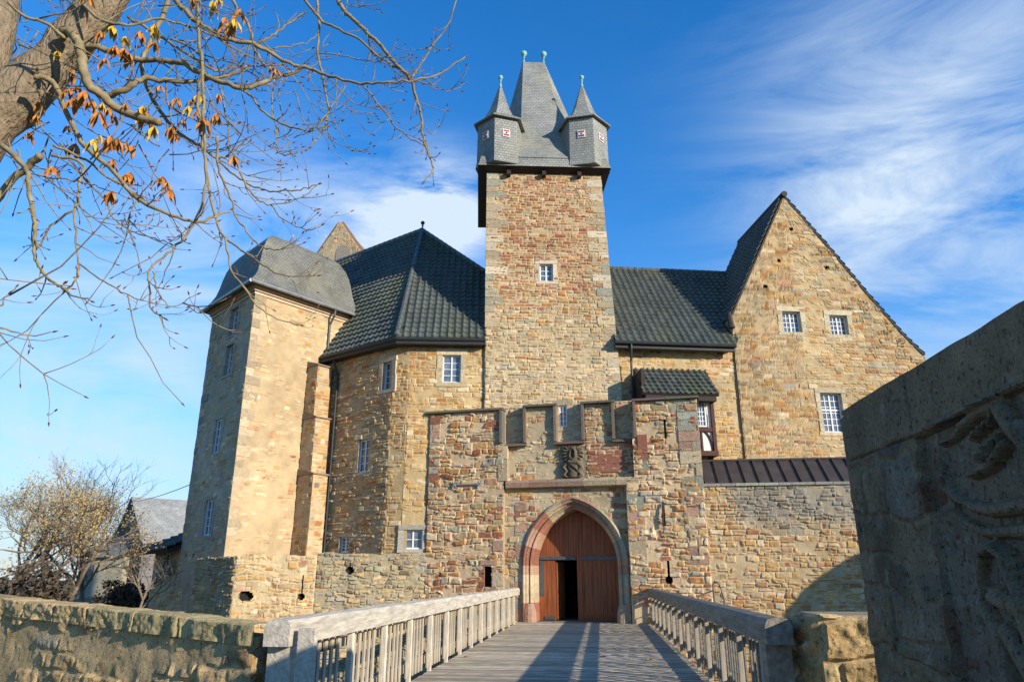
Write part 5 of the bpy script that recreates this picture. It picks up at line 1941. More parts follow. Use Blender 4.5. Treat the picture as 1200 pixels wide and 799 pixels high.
def carve(u, z):
    h = strokes(u, z, S2)
    # sunk field below a slanting fillet
    (x0, y0), (x1, y1) = fr
    t_ = (u - x0) / (x1 - x0)
    zl = y0 + (y1 - y0) * t_
    field = sstep(0, .03, u - x0 - .03) * sstep(0, .02, zl - z)
    lip = np.exp(-((z - zl - .02) / .018) ** 2) * sstep(-.02, .04, u - x0)
    quiet = 1 - .75 * sstep(.0, .2, u - ru(1095, 560)[0]) * sstep(-.1, .1, zl - z)
    # big cap slabs: a bed joint in line with the fillet and upright joints between them
    zb_ = y0 + .02
    bed = np.exp(-((z - zb_) / .011) ** 2) * (u < x0 + .02)
    up = sum(np.exp(-((u - uj) / .010) ** 2) for uj in (ru(1062, 470)[0], 2.6)) * (z > zb_)
    quiet = quiet * np.where(z > zb_, .35, 1.0)
    return h * 1.0 - .06 * field + .03 * lip - .03 * np.maximum(bed, up), quiet


rtop = lambda u: rz + .02 * (fbm(u * 3, u * 0 + 7, 3, 3) - .5) - .05 * sstep(.25, .0, u)
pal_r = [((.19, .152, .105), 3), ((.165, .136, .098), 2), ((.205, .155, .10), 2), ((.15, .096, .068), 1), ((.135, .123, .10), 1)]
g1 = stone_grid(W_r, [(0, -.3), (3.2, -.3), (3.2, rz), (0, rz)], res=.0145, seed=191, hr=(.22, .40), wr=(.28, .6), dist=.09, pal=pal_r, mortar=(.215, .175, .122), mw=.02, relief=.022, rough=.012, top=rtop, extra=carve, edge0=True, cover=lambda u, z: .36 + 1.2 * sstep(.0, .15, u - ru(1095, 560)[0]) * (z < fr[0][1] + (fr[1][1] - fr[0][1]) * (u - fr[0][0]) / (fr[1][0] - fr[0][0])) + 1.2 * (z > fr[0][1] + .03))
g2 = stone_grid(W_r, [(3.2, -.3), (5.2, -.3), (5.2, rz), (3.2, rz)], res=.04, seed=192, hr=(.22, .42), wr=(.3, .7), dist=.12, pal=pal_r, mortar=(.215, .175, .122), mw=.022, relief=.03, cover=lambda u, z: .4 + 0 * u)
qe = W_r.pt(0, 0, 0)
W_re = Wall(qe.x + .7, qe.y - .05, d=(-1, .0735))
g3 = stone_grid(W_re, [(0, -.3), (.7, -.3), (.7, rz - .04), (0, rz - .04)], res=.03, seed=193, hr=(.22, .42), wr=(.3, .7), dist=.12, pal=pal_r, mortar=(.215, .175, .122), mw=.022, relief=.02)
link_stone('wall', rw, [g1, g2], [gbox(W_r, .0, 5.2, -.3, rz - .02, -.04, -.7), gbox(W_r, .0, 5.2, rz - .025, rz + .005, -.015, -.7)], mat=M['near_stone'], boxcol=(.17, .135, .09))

# parapet on the left
dl_ = Vector((.866, -.5, 0)).normalized()
Lp = 14.0
pe = Vector((-2.47, 7.42, 0))
ps = pe - dl_ * Lp
W_l = Wall(ps.x, ps.y, d=dl_)
par = thing('parapet_wall', 'low rough stone parapet with flat coping in the left foreground', 'stone wall', (pe.x, pe.y, 0))
zl_ = lambda u: 1.10 + .036 * (Lp - u)
g1 = stone_grid(W_l, [(7.0, -.3), (Lp, -.3), (Lp, 1.0), (7.0, 1.0)], res=.022, seed=201, hr=(.18, .36), wr=(.25, .6), dist=.085, pal=[((.48, .365, .20), 3), ((.42, .315, .185), 2), ((.37, .275, .165), 2), ((.36, .335, .27), 1)], mortar=(.50, .40, .245), mw=.022, relief=.036, rough=.022, top=lambda u: zl_(u) - .10, cover=lambda u, z: .44 + 0 * u)
g2 = stone_grid(W_l, [(0, -.3), (7.0, -.3), (7.0, 1.0), (0, 1.0)], res=.05, seed=202, hr=(.18, .36), wr=(.25, .6), dist=.16, pal=PAL_OCHRE, mortar=(.44, .36, .22), mw=.03, relief=.06, rough=.03, top=lambda u: zl_(u) - .10)
bx3 = [W_l.pt(u, z, o) for (zf_) in (0, 1) for (u, o) in ((0, -.04), (Lp, -.04), (Lp, -.36), (0, -.36)) for z in ((-.3,) if zf_ == 0 else (zl_(u) - .11,))]
Wle = Wall(pe.x, pe.y, d=-W_l.n)
g3 = stone_grid(Wle, [(0, -.3), (.36, -.3), (.36, zl_(Lp) - .1), (0, zl_(Lp) - .1)], res=.03, seed=203, hr=(.18, .36), wr=(.25, .6), pal=PAL_OCHRE, dist=.1)
link_stone('wall', par, [g1, g2, g3], [bx3], mat=M['near_stone'])
for (ua, ub, rs) in ((0.0, 7.0, .05), (7.0, Lp + .02, .02)):
    Wc = W_l.shift(.02)
    cg = stone_grid(Wc, [(ua, 1.0), (ub, 1.0), (ub, 1.25), (ua, 1.25)], res=rs, seed=205 + int(ua), hr=(.6, .7), wr=(.3, .75), dist=.05, mw=.012, relief=.03, rough=.03,
                    pal=[((.46, .37, .22), 3), ((.40, .335, .195), 2), ((.36, .315, .185), 2), ((.50, .395, .23), 2)], mortar=(.30, .245, .15),
                    top=lambda u: zl_(u) + .035 * (fbm(u * 2.1, u * 0 + 3.3, 8, 4) - .5) + .012 * (fbm(u * 13, u * 0 + 1.3, 8, 3) - .5), edge0=False)
    Vg, Fg, Cg = cg
    # lower edge follows the wall, 17 cm of stone
    nuq = len(np.unique(np.round(((Vg - np.array(Wc.p)) @ np.array(Wc.d)), 4)))
    uq = (Vg - np.array(Wc.p)) @ np.array(Wc.d)
    nrow = int(np.sum(np.abs(uq - uq[0]) < 1e-6)); ncol = len(Vg) // nrow
    Vr = Vg.reshape(nrow, ncol, 3); f_ = np.linspace(0, 1, nrow)[:, None]
    zt_row = Vr[-1, :, 2].copy(); ucol = uq.reshape(nrow, ncol)[0]
    Vr[:, :, 2] = (zl_(ucol) - .18)[None, :] * (1 - f_) + zt_row[None, :] * f_
    # worn arris: the topmost rows lean back, then a rough upper bed
    nn_ = np.array(W_l.n)
    rows = [Vr[i] for i in range(nrow)]
    rc = [Cg.reshape(nrow, ncol, 3)[i] for i in range(nrow)]
    for q, bk in enumerate((.03, .10, .2, .3, .40)):
        t_ = Vr[-1] - nn_ * bk
        t_[:, 2] = zt_row + .02 * (fbm(ucol * 7 + q * 3.1, ucol * 0 + q * 1.7, 12, 4) - .5) + .012
        rows.append(t_); rc.append(rc[nrow - 1] * np.array([1.25, 1.2, 1.1]) * (.8 + .4 * fbm(ucol * 5, ucol * 0 + q * .6, 14, 3))[:, None])  # upper bed coloured brighter and warmer to read as sunlit
    VV = np.stack(rows).reshape(-1, 3); CCq = np.stack(rc).reshape(-1, 3); nr2 = len(rows)
    ix = np.arange(nr2 * ncol).reshape(nr2, ncol)
    FF = np.stack([ix[:-1, :-1], ix[:-1, 1:], ix[1:, 1:], ix[1:, :-1]], -1).reshape(-1, 4)
    link_stone('coping', par, [(VV, FF, CCq)], [], mat=M['near_stone'])

# unseen domed turret, added to throw the curved shade on the curtain wall
ush, zsh = W_cw.px(1075, 640)
pw_ = W_cw.pt(ush, 0) + Vector((S.x, S.y, 0)).normalized() * 9.5
rt = thing('shadow_caster', 'unseen turret shaped shadow caster with a low dome, added right of the curtain wall', 'turret', (pw_.x, pw_.y, -4))
ztp = zsh + .35 + 9.5 * math.tan(R(SUN_EL))
mb = MB(); mb.lathe((pw_.x, pw_.y, 0), [(2.35, -4.4), (2.3, ztp - 1.9)], 40, (.40, .32, .2)); mb.build('wall', M['block'], rt, color=True)
mb = MB(); mb.lathe((pw_.x, pw_.y, 0), [(2.3, ztp - 1.9)] + [(2.42 * math.cos(a), ztp - 1.85 + 1.85 * math.sin(a)) for a in np.linspace(0, 1.5, 9)], 40); mb.build('dome', M['slate'], rt, smooth=True)
# ================================================================== HORSE CHESTNUT (near, left)
def pix(px, py, Y):
    r = cam_ray(px, py)
    return Vector((0, 0, EYE)) + r * (Y / r.y)


rngT = random.Random(99)


def spline(pts, per=4):
    out = []
    n = len(pts)
    for i in range(n - 1):
        p0, p1, p2, p3 = pts[max(i - 1, 0)], pts[i], pts[i + 1], pts[min(i + 2, n - 1)]
        for k in range(per):
            t = k / per
            out.append(0.5 * ((2 * p1) + (p2 - p0) * t + (2 * p0 - 5 * p1 + 4 * p2 - p3) * t * t + (3 * p1 - p0 - 3 * p2 + p3) * t ** 3))
    out.append(pts[-1])
    return out


YT = 7.6
chest = thing('chestnut_tree', 'nearly bare chestnut tree with grey limbs and hanging orange leaves at upper left', 'tree', (-8.9, 6.5, 0))
trunk = MB(); limbs = MB(); twigs = MB(); buds = MB()
tp_ = [Vector((-8.9, 6.5, -.3)), Vector((-8.75, 6.6, 1.2)), Vector((-8.5, 6.8, 3.0)), pix(-210, 330, 7.2), pix(-95, 215, 7.4), pix(-12, 138, 7.5), pix(48, 88, 7.6), pix(88, 42, 7.6), pix(140, -22, 7.6), pix(185, -100, 7.5), pix(215, -220, 7.3)]
tr_ = [.62, .5, .46, .45, .43, .37, .28, .25, .235, .19, .12]
sp = spline(tp_, 5)
rad = np.interp(np.linspace(0, len(tr_) - 1, len(sp)), range(len(tr_)), tr_)
rad = [r * (1 + .06 * math.sin(i * 1.7) + .05 * math.sin(i * .9 + 1)) for i, r in enumerate(rad)]
trunk.tube(sp, rad, 16)
tp2 = spline([pix(-110, 232, 7.4), pix(-52, 165, 7.42), pix(-18, 80, 7.5), pix(2, 0, 7.6), pix(4, -90, 7.6)], 5)
trunk.tube(tp2, [float(x) for x in np.linspace(.30, .17, len(tp2))], 12)
trunk.build('trunk', M['bark'], chest, smooth=True)

BR = [
    ([(70, 45), (80, 36), (92, 52), (97, 80), (104, 100), (120, 112), (132, 124), (158, 137), (188, 143)], .050, .038, 7.3),
    ([(40, 90), (62, 95), (75, 125), (92, 160), (110, 182), (132, 200), (160, 232), (195, 250), (229, 260), (252, 254), (270, 246)], .03, .009, 7.3),
    ([(92, 52), (132, 60), (160, 70), (190, 71), (215, 75), (247, 91), (280, 102), (300, 100), (320, 92), (345, 84), (360, 79), (380, 87), (417, 97), (442, 97), (480, 95), (510, 88), (545, 67)], .035, .007, 7.6),
    ([(128, 112), (150, 104), (168, 92), (200, 95), (240, 94), (268, 88), (290, 78)], .035, .012, 7.5),
    ([(195, -20), (205, 0), (227, 22), (255, 41), (267, 47), (297, 52), (322, 65), (345, 76), (362, 79)], .032, .016, 7.8),
    ([(385, -25), (395, 0), (407, 16), (427, 35), (447, 55), (465, 77), (480, 92), (487, 112), (494, 137), (496, 162), (504, 185), (507, 200), (496, 214)], .028, .007, 8.4),
    ([(352, -6), (375, 22), (392, 32), (422, 47), (442, 65), (460, 77), (477, 86)], .018, .008, 8.3),
    ([(368, -20), (374, 25), (372, 62), (377, 87), (382, 112), (385, 130), (377, 155), (360, 175)], .016, .008, 8.5),
    ([(540, -20), (535, 0), (525, 30), (510, 50), (497, 70), (482, 91)], .008, .011, 8.5),
    ([(425, 99), (447, 127), (470, 155), (496, 170)], .010, .006, 8.3),
    ([(280, 102), (295, 114), (310, 132), (335, 147), (360, 152), (377, 142), (387, 127), (405, 100)], .014, .005, 8.0),
    ([(0, 168), (27, 194), (34, 210), (37, 243), (41, 262), (40, 290), (45, 312), (60, 329), (74, 337), (83, 345), (107, 353)], .025, .006, 6.9),
    ([(60, 182), (96, 191), (94, 218), (87, 246), (89, 271), (92, 309), (88, 329), (77, 340)], .014, .006, 7.1),
    ([(87, 246), (60, 265), (44, 290)], .011, .008, 7.0),
    ([(92, 309), (116, 326), (143, 342), (165, 351), (175, 345)], .008, .004, 7.1),
    ([(62, 170), (102, 188), (124, 207), (154, 224), (176, 240), (200, 252)], .013, .007, 7.4),
    ([(70, 168), (99, 210), (121, 232), (132, 254), (154, 271), (176, 278), (200, 286)], .011, .005, 7.6),
    ([(236, 60), (238, 120), (240, 180), (242, 216), (233, 249), (215, 279), (201, 293), (176, 315), (174, 330), (176, 359), (193, 373)], .017, .007, 7.4),
    ([(179, 318), (185, 342), (201, 359), (231, 345)], .008, .004, 7.4),
    ([(241, 200), (253, 257), (264, 279), (289, 296), (315, 315), (336, 323), (372, 323)], .014, .005, 7.5),
    ([(264, 279), (270, 315), (284, 334), (303, 359), (330, 375), (352, 381)], .011, .004, 7.5),
    ([(255, 160), (255, 188), (262, 213), (273, 238), (275, 252), (289, 271), (308, 290), (330, 293), (355, 285)], .014, .005, 7.8),
    ([(255, 188), (281, 210), (303, 221), (325, 224), (352, 222), (373, 216)], .011, .005, 7.9),
    ([(281, 202), (297, 229), (319, 240), (352, 232), (373, 216)], .010, .004, 7.9),
    ([(317, 240), (336, 260), (363, 269), (377, 264)], .007, .004, 7.9),
    ([(-30, 250), (0, 230), (16, 210), (36, 194), (48, 182)], .030, .035, 7.2),
    ([(-40, 372), (0, 384), (33, 393), (62, 389)], .010, .004, 6.6),
    ([(-40, 380), (0, 355), (19, 336)], .010, .005, 6.6),
    ([(200, -30), (197, 0), (182, 37), (167, 72), (172, 100), (187, 130), (210, 155), (235, 172), (255, 185), (272, 178), (287, 165)], .032, .008, 8.2),
    ([(262, -25), (272, 0), (292, 32), (297, 55), (310, 77)], .020, .012, 8.0),
    ([(228, -25), (230, 0), (232, 37), (237, 82), (232, 112), (235, 150), (240, 182)], .019, .015, 7.4),
    ([(255, 95), (259, 108), (267, 150), (268, 182)], .011, .006, 7.7),
    ([(20, 175), (30, 200), (60, 208), (90, 212), (118, 220), (150, 232)], .010, .004, 7.1),
    ([(10, 4), (30, 20), (55, 28), (75, 45)], .012, .018, 7.0),
    ([(80, -20), (112, 20), (150, 30), (185, 22), (230, 34), (262, 46)], .018, .008, 7.4),
    ([(150, 20), (190, 45), (240, 76), (255, 83), (282, 78), (330, 76)], .016, .007, 7.9),
    ([(200, 46), (226, 58), (252, 82)], .012, .008, 7.9),
    ([(300, 54), (312, 45), (330, 34), (355, 16)], .014, .009, 8.1),
    ([(320, 58), (340, 54), (358, 50), (372, 40)], .009, .005, 8.2),
    ([(160, 235), (150, 262), (158, 290), (165, 315)], .008, .004, 7.3),
    ([(322, 92), (318, 120), (324, 150), (326, 178), (345, 180), (362, 174)], .008, .004, 8.1),
    ([(330, 92), (327, 112), (334, 150), (340, 178)], .007, .004, 8.1),
    ([(345, 105), (352, 130), (358, 146), (375, 150), (400, 142)], .007, .004, 8.3),
    ([(372, 62), (400, 66), (430, 72), (452, 70), (482, 65)], .009, .004, 8.3),
    ([(385, 92), (410, 118), (440, 125), (472, 118)], .007, .003, 8.3),
    ([(360, 104), (385, 112), (412, 130), (440, 136)], .006, .003, 8.3),
    ([(388, 132), (396, 150), (412, 176), (437, 172)], .006, .003, 8.5),
    ([(380, 155), (395, 168), (420, 177)], .005, .003, 8.5),
    ([(492, 95), (510, 104), (528, 106), (545, 98)], .006, .003, 8.5),
    ([(498, 148), (506, 158), (514, 150), (515, 142)], .005, .003, 8.5),
    ([(420, -20), (405, 4), (425, 8), (450, 2), (462, -6)], .008, .004, 8.2),
    ([(430, 34), (435, 60), (450, 74), (470, 82)], .008, .004, 8.3),
]


def yv(px, Y0): return Y0 + .0006 * (px - 200)


bp_list = []
for (pp_, ra, rb, Y0) in BR:
    n = len(pp_)
    ph = rngT.uniform(0, 6)
    P = [pix(x, y, yv(x, Y0) + .12 * math.sin(i * .8 + ph)) for i, (x, y) in enumerate(pp_)]
    Q = spline(P, 5)
    for i in range(1, len(Q) - 1):
        Q[i] = Q[i] + Vector((rngT.gauss(0, .006), rngT.gauss(0, .012), rngT.gauss(0, .006)))
    ra *= 1.22; rb *= 1.25
    rd_l = [ra + (rb - ra) * i / (len(Q) - 1) for i in range(len(Q))]
    (limbs if ra > .012 else twigs).tube(Q, rd_l, 7 if ra > .012 else 5)
    bp_list.append((Q, rd_l))


def bud(p, d, r=.011):
    buds.tube([p, p + d * .02, p + d * .05], [r * .7, r, r * .2], 5)


def twig(p, d, L, r, depth, lift):
    """a springy shoot that droops and then turns up at the tip, ending in a fat bud"""
    n = 5
    pts = [p]; q = p.copy(); dd = d.normalized()
    for i in range(n):
        dd = (dd + Vector((rngT.gauss(0, .16), rngT.gauss(0, .16), rngT.gauss(0, .12) + lift * (i / n) * .5))).normalized()
        q = q + dd * (L / n)
        pts.append(q)
    twigs.tube(pts, [r * (1 - .55 * i / n) for i in range(n + 1)], 5)
    bud(q, dd, max(.009, r * 1.1))
    if depth > 0:
        for k in range(rngT.choice([0, 1, 2])):
            i = rngT.randint(1, n - 1)
            sd = dd.cross(Vector((rngT.gauss(0, 1), rngT.gauss(0, 1), rngT.gauss(0, 1)))).normalized()
            twig(pts[i], (dd * .6 + sd * .8), L * rngT.uniform(.4, .7), r * .7, depth - 1, lift)


for (Q, rd_l) in bp_list:
    n = len(Q)
    L = sum((Q[i + 1] - Q[i]).length for i in range(n - 1))
    d = (Q[-1] - Q[-3]).normalized()
    if rd_l[-1] < .02: bud(Q[-1], d, max(.011, rd_l[-1] * 1.3))
    cnt = int(L * 3.2)
    for k in range(cnt):
        i = rngT.randint(int(n * .25), n - 2)
        if rd_l[i] > .04: continue
        dd = (Q[i + 1] - Q[i]).normalized()
        sd = dd.cross(Vector((rngT.gauss(0, 1), rngT.gauss(0, 1), rngT.gauss(0, 1)))).normalized()
        v = dd * .7 + sd * .75 + Vector((.06, 0, -.08))
        twig(Q[i], v, rngT.uniform(.12, .5), max(.005, min(.008, rd_l[i] * .6)), 1, rngT.uniform(.1, .7))
# long springy shoots that make the web of the crown
for k in range(75):
    (Q, rd_l) = bp_list[rngT.randrange(len(bp_list))]
    i = rngT.randint(int(len(Q) * .15), len(Q) - 3)
    if Q[i].x / Q[i].y > -.42: continue
    dd = (Q[i + 1] - Q[i]).normalized()
    sd = Vector((rngT.gauss(.35, .8), rngT.gauss(0, .6), rngT.gauss(-.25, .6)))
    twig(Q[i], dd * .8 + sd * .7, rngT.uniform(.7, 1.5), rngT.uniform(.007, .011), 2, rngT.uniform(0, .8))
# inner crowded shoots about the crotch of the trunk
for k in range(80):
    x, y = rngT.uniform(-10, 200), rngT.uniform(-10, 190)
    p = pix(x, y, rngT.uniform(7.2, 8.8))
    a = rngT.uniform(0, 6.28)
    twig(p, Vector((math.cos(a), rngT.gauss(0, .4), math.sin(a) - .1)), rngT.uniform(.5, 1.3), rngT.uniform(.006, .013), 2, rngT.uniform(-.2, .6))
limbs.build('branches', M['twig'], chest, smooth=True)
twigs.build('twigs', M['twig'], chest, smooth=True)
buds.build('buds', M['bud'], chest)


def leaf(mb, p, size, rg):
    """palmate leaf hanging limp: five to seven curled leaflets from one stalk"""
    a0 = rg.uniform(0, 6.28)
    for k in range(rg.randint(4, 6)):
        a = a0 + k * 1.05 + rg.uniform(-.3, .3)
        out = Vector((math.cos(a), math.sin(a), 0))
        L = size * rg.uniform(.6, 1.0)
        side = Vector((-out.y, out.x, 0))
        w = L * .30
        V = []; dirv = (out * .8 + Vector((0, 0, -.55 - .6 * rg.random()))).normalized(); q = p.copy()
        for (f, ww) in ((0, .06), (.3, .6), (.62, 1.0), (.85, .7), (1, .04)):
            V.append((q - side * w * ww * .5 + Vector((0, 0, .02)), q - Vector((0, 0, .012)), q + side * w * ww * .5 + Vector((0, 0, .02))))
            dirv = (dirv + Vector((0, 0, -.28)) + side * rg.uniform(-.1, .1)).normalized()
            q = q + dirv * L * .25
        vv = [x for t in V for x in t]
        F = []
        for i in range(4):
            F += [(i * 3, i * 3 + 1, i * 3 + 4, i * 3 + 3), (i * 3 + 1, i * 3 + 2, i * 3 + 5, i * 3 + 4)]
        mb.add(vv, F)


lo = MB(); ly = MB()
LV = [(118, 38, 0), (133, 32, 1), (147, 44, 1), (146, 58, 0), (112, 22, 0), (82, 105, 0), (92, 102, 0), (100, 108, 0), (88, 116, 0), (108, 118, 0), (120, 122, 1), (128, 128, 0), (135, 138, 0), (116, 132, 0), (48, 119, 0), (80, 148, 0),
      (118, 160, 1), (110, 165, 1), (130, 160, 0), (138, 164, 0), (148, 168, 0), (156, 172, 0), (168, 125, 1), (172, 132, 0), (202, 150, 0), (206, 158, 0), (226, 118, 0), (230, 132, 0), (222, 126, 1), (240, 140, 0), (234, 112, 1),
      (250, 2, 1), (258, 0, 1), (265, 22, 0), (270, 26, 0), (282, 12, 0), (318, 78, 0), (324, 82, 0), (190, 208, 0), (200, 222, 0), (152, 203, 0), (146, 206, 0), (230, -2, 0), (196, 215, 0), (165, 38, 0), (188, 102, 0), (215, 142, 0)] + [(rngT.uniform(20, 290), rngT.uniform(-5, 230), rngT.choice([0, 0, 0, 1])) for _ in range(26)]
for (x, y, k) in LV:
    leaf(ly if k else lo, pix(x, y, rngT.uniform(7.1, 7.7)), rngT.uniform(.15, .28), rngT)
lo.build('orange_leaves', M['leaf_orange'], chest)
ly.build('yellow_leaves', M['leaf_yellow'], chest)


# ================================================================== TREES FAR LEFT
def grow(mb, p, d, L, r, depth, rg, tips, up=.12, spread=.75):
    n = 4
    pts = [p]; q = p.copy(); dd = d.normalized()
    for i in range(n):
        dd = (dd + Vector((rg.gauss(0, .13), rg.gauss(0, .13), rg.gauss(0, .08) + up * .25))).normalized()
        q = q + dd * (L / n); pts.append(q)
    mb.tube(pts, [r * (1 - .4 * i / n) for i in range(n + 1)], 6 if depth > 2 else 4)
    if depth == 0:
        tips.append(q); tips.append(pts[2]); return
    for k in range(rg.choice([2, 3, 3]) if depth > 1 else 4):
        f = rg.uniform(.45, 1.0); i = min(n, max(1, int(round(f * n))))
        sd = dd.cross(Vector((rg.gauss(0, 1), rg.gauss(0, 1), rg.gauss(0, 1)))).normalized()
        grow(mb, pts[i], dd * .75 + sd * spread * rg.uniform(.6, 1.3), L * rg.uniform(.58, .8), r * .55, depth - 1, rg, tips, up, spread)


def bg_tree(base, lean, h, r, label, seed, leafm, density, depth=5, first=.3, spread=.75):
    rg = random.Random(seed)
    t = thing('deciduous_tree', label, 'tree', base, 'autumn trees beyond the parapet')
    mb = MB(); cr = MB(); tips = []
    b = Vector(base)
    d = Vector(lean).normalized()
    n = 5; pts = [b + Vector((0, 0, -2.5))]; q = b.copy()
    for i in range(n):
        d = (d + Vector((rg.gauss(0, .07), rg.gauss(0, .07), rg.gauss(0, .03)))).normalized()
        q = q + d * (h * first / n); pts.append(q)
    mb.tube(pts, [r * (1.15 - .35 * i / n) for i in range(n + 1)], 8)
    mb.build('trunk', M['far_bark'], t, smooth=True)
    for k in range(4):
        sd = Vector((rg.gauss(0, 1), rg.gauss(0, 1), 0)).normalized()
        grow(cr, pts[rg.choice([3, 4, 5])], d * .9 + sd * spread, h * .32, r * .6, depth - 1, rg, tips, spread=spread)
    grow(cr, pts[-1], d, h * .34, r * .7, depth - 1, rg, tips, spread=spread)
    cr.build('branches', M['far_bark'], t)
    if density:
        lf_ = MB()
        for p in tips:
            for k in range(density):
                c = p + Vector((rg.gauss(0, .22), rg.gauss(0, .22), rg.gauss(0, .2)))
                a = Vector((rg.gauss(0, 1), rg.gauss(0, 1), rg.gauss(0, 1))).normalized()
                e = a.orthogonal().normalized(); f2 = a.cross(e)
                s = rg.uniform(.022, .052)
                lf_.add([c - e * s, c - f2 * s * .6, c + e * s, c + f2 * s * .6], [(0, 1, 2, 3)])
        lf_.build('foliage', leafm, t)
    return t


def gpos(px, Y):
    r = cam_ray(px, 680); return (r.x / r.y * Y, Y, -.3)


bg_tree(gpos(72, 28.8), (.62, .0, .9), 5.47, 0.132, 'leaning tree with dark branches and sparse yellow leaves in front of the far house', 5, M['far_leaf'], 5)
bg_tree(gpos(8, 27.4), (-.05, 0, 1), 6.48, 0.112, 'golden leaved tree at the left edge of the view beyond the parapet', 8, M['far_leaf'], 8)
bg_tree(gpos(48, 33.1), (.02, 0, 1), 7.20, 0.099, 'slim tree with olive yellow leaves rising behind the leaning tree', 13, M['far_leaf_green'], 6, spread=.5)
bg_tree(gpos(82, 37.4), (.02, 0, 1), 7.56, 0.073, 'tall thin bare tree standing highest of the far trees', 21, M['far_leaf'], 0, spread=.34, first=.4)
bg_tree(gpos(104, 36.0), (-.05, 0, 1), 6.48, 0.106, 'rounded yellow leaved tree just left of the far house', 34, M['far_leaf'], 7)
bg_tree(gpos(162, 30.2), (.1, 0, 1), 3.31, 0.059, 'small bare tree with fine dark twigs against the grey far roof', 55, M['far_leaf'], 0, spread=.6)




def bush(px, Y, w, h, label, seed):
    rg = random.Random(seed)
    b = Vector(gpos(px, Y))
    t = thing('bush', label, 'bush', b, 'dark bushes behind the parapet')
    mb = MB(); st = MB()
    for k in range(9):
        a = rg.uniform(0, 6.28)
        st.tube([b + Vector((0, 0, -.2)), b + Vector((math.cos(a) * w * .25, math.sin(a) * .4, h * .5)), b + Vector((math.cos(a) * w * .45, math.sin(a) * .8, h * .85))], [.05, .03, .015], 4)
    st.build('stems', M['far_bark'], t)
    cl = [(rg.uniform(-.5, .5) * w, rg.uniform(-.6, .6), rg.uniform(.15, .8) * h, rg.uniform(.4, .8)) for k in range(16)]
    for (x, y, z, r) in cl:
        for k in range(170):
            v = Vector((rg.gauss(0, 1), rg.gauss(0, 1), rg.gauss(0, 1))).normalized() * r * rg.uniform(.6, 1.08)
            c = b + Vector((x, y, z)) + v
            a = Vector((rg.gauss(0, 1), rg.gauss(0, 1), rg.gauss(0, 1))).normalized()
            e = a.orthogonal().normalized(); f2 = a.cross(e); s = rg.uniform(.05, .12)
            mb.add([c - e * s, c - f2 * s * .6, c + e * s, c + f2 * s * .6], [(0, 1, 2, 3)])
    mb.build('foliage', M['hedge'], t)


bush(10, 26, 2.6, 2.2, 'dark leafy bush at the left edge behind the parapet', 3)
bush(52, 27, 1.8, 2.0, 'tall dark bush beside the leaning tree trunk', 4)
bush(147, 34, 1.4, 1.6, 'small dark evergreen bush before the grey house wall', 6)

# ================================================================== FAR HOUSE
W_h = Wall(*(y_at(151, 690, 88).xy), 48)
house = thing('house', 'far house with a pointed grey gable, pale tiled roof and cream wing beyond the trees', 'house', W_h.pt(0, 0))
a_ = W_h.px(156.5, 584); l_ = W_h.px(132, 640); r_ = W_h.px(168.5, 634)
gpoly = [(l_[0], -1), (r_[0], -1), (r_[0], r_[1]), (a_[0], a_[1]), (l_[0], l_[1])]
mb = MB()
Vf = [W_h.pt(u, z, 0) for (u, z) in gpoly]; Vb = [W_h.pt(u, z, -11) for (u, z) in gpoly]
mb.add(Vf + Vb, [(0, 1, 2, 3, 4), (9, 8, 7, 6, 5)] + [(i + 5, (i + 1) % 5 + 5, (i + 1) % 5, i) for i in range(5)])
mb.build('wall', M['far_grey'], house)
mb = MB()
for (x, y) in ((r_, a_), (a_, l_)):
    q = [W_h.pt(x[0], x[1] + .08, .3), W_h.pt(y[0], y[1] + .08, .3), W_h.pt(y[0], y[1] + .08, -11.2), W_h.pt(x[0], x[1] + .08, -11.2)]
    if x is r_:
        e_ = Vector(q[0]) - Vector(q[1]); ex = e_.normalized() * .5
        q[0] += ex; q[3] += ex
    mb.hexa(q + [p + Vector((0, 0, .14)) for p in q])
mb.build('roof', M['far_tile'], house)
W_h2 = Wall(*(y_at(124, 690, 87).xy), 12)
x0 = W_h2.px(88, 690)[0]; x1 = W_h2.px(140, 690)[0]; zt3 = W_h2.px(110, 652)[1]; zr3 = W_h2.px(125, 626, -4)[1]
mb = MB(); W_h2.box(mb, x0, x1, -1, zt3, -7, 0); mb.build('wing_wall', M['shaded_plaster'], house)
mb = MB()
q = [W_h2.pt(x0 - .4, zt3 - .1, .5), W_h2.pt(x1, zt3 - .1, .5), W_h2.pt(x1, zr3, -3.6), W_h2.pt(x0 + 1.6, zr3, -3.6)]
mb.hexa(q + [p + Vector((0, 0, .14)) for p in q])
q = [W_h2.pt(x0 - .4, zt3 - .1, .5), W_h2.pt(x0 + 1.6, zr3, -3.6), W_h2.pt(x0 + 1.6, zr3, -3.7), W_h2.pt(x0 - .4, zt3 - .1, -7.4)]
mb.hexa(q + [p + Vector((0, 0, .14)) for p in q])
mb.build('wing_roof', M['slate_grey'], house)
hw1 = (102, 662, 109, 680)
u0, u1, z0, z1 = px_rect(W_h2, hw1)
mb = MB(); W_h2.box(mb, u0, u1, z0, z1, -.05, .04); hwd = mb.build('window', M['dark_wood'], house)
mb = MB(); W_h2.box(mb, u0 + .08, u1 - .08, z0 + .08, z1 - .08, -.0, .05); mb.build('pane', M['glass'], hwd)

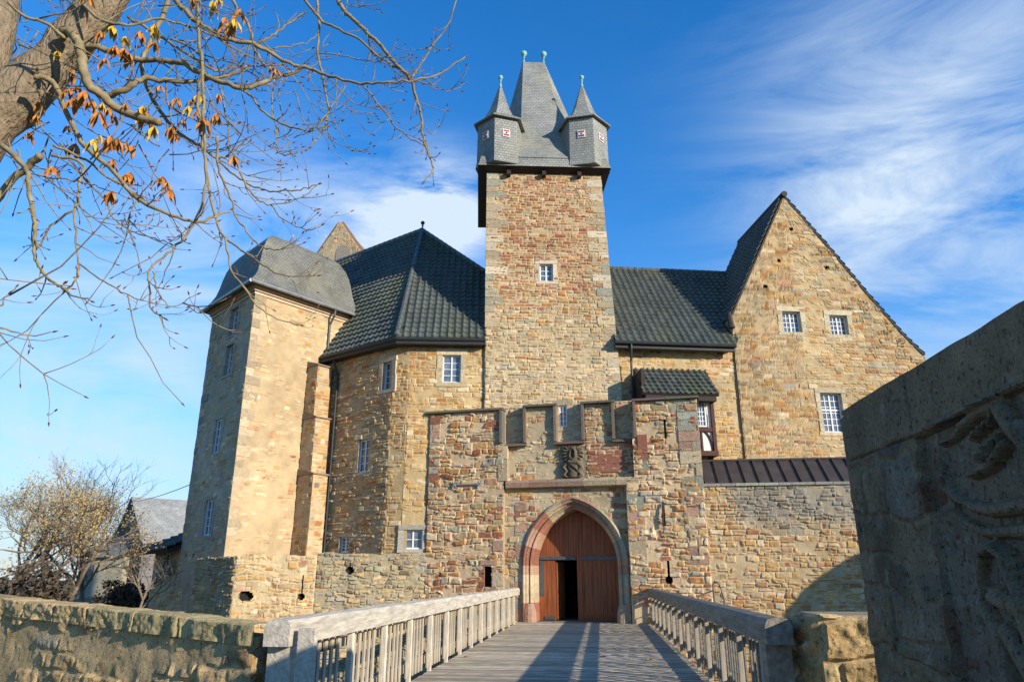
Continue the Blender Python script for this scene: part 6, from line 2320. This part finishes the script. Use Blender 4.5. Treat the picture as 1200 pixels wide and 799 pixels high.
# wire from the tower to a pole out of view on the left
wp0 = W_tl.pt(-wl_ + .05, W_tl.px(222, 568)[1], .02)
wp1 = pix(120, 584, 70)
mb = MB()
pts_ = [wp0.lerp(wp1, i / 14) + Vector((0, 0, -1.1 * 4 * (i / 14) * (1 - i / 14) * .5)) for i in range(15)]
mb.tube(pts_, .018, 4)
tag(mb.build('overhead_wire', M['iron']), 'thin dark overhead wire running from the square tower towards the far house', 'wire')

# ================================================================== SMALL THINGS
# bent pipe rail behind the right railing
mb = MB()
pr0 = W_cw.pt(W_cw.px(838, 690)[0], 0, 1.0)
Wq = Wall(pr0.x, pr0.y, 10)
q0, q1 = Wq.px(824, 692), Wq.px(846, 700)
zt4 = Wq.px(838, 682)[1]
x0, x1 = Wq.px(836, 690)[0], Wq.px(844, 690)[0]
mb.tube([Wq.pt(x0, -4, 0), Wq.pt(x0, zt4 - .06, 0), Wq.pt(x0 + .06, zt4, 0), Wq.pt(x1 - .06, zt4, 0), Wq.pt(x1, zt4 - .08, 0), Wq.pt(x1 + .1, zt4 - .5, 0), Wq.pt(x1 + .1, -4, 0)], .03, 8)
mb.tube([Wq.pt(x0, zt4 - .25, 0), Wq.pt(x0 - .5, zt4 - .42, 0), Wq.pt(x0 - .55, -4, 0)], .025, 8)
tag(mb.build('pipe_railing', M['strap_iron'], None), 'thin bent metal pipe rail behind the right bridge railing by the curtain wall', 'pipe rail')

for k, (px, py, c, lb) in enumerate([(545, 770, 'leaf_orange', 'orange fallen leaf on the deck near the left railing'), (762, 773, 'leaf_orange', 'brown fallen leaf on the shaded right side of the deck'),
                                      (706, 770, 'bud', 'small dark fallen leaf in the middle of the deck')]):
    r = cam_ray(px, py); t_ = -EYE / r.z; p = Vector((0, 0, EYE)) + r * t_
    mb = MB(); n = 9; rg = random.Random(k)
    ring_ = [p + Vector((.08 * math.cos(a) * rg.uniform(.6, 1.1), .055 * math.sin(a) * rg.uniform(.6, 1.1), .012 + .03 * rg.random())) for a in np.linspace(0, 2 * math.pi, n, endpoint=False)]
    mb.add([p + Vector((0, 0, .008))] + ring_, [(0, i + 1, (i + 1) % n + 1) for i in range(n)])
    tag(mb.build('fallen_leaf', M[c]), lb, 'leaf', 'fallen leaves on the bridge')
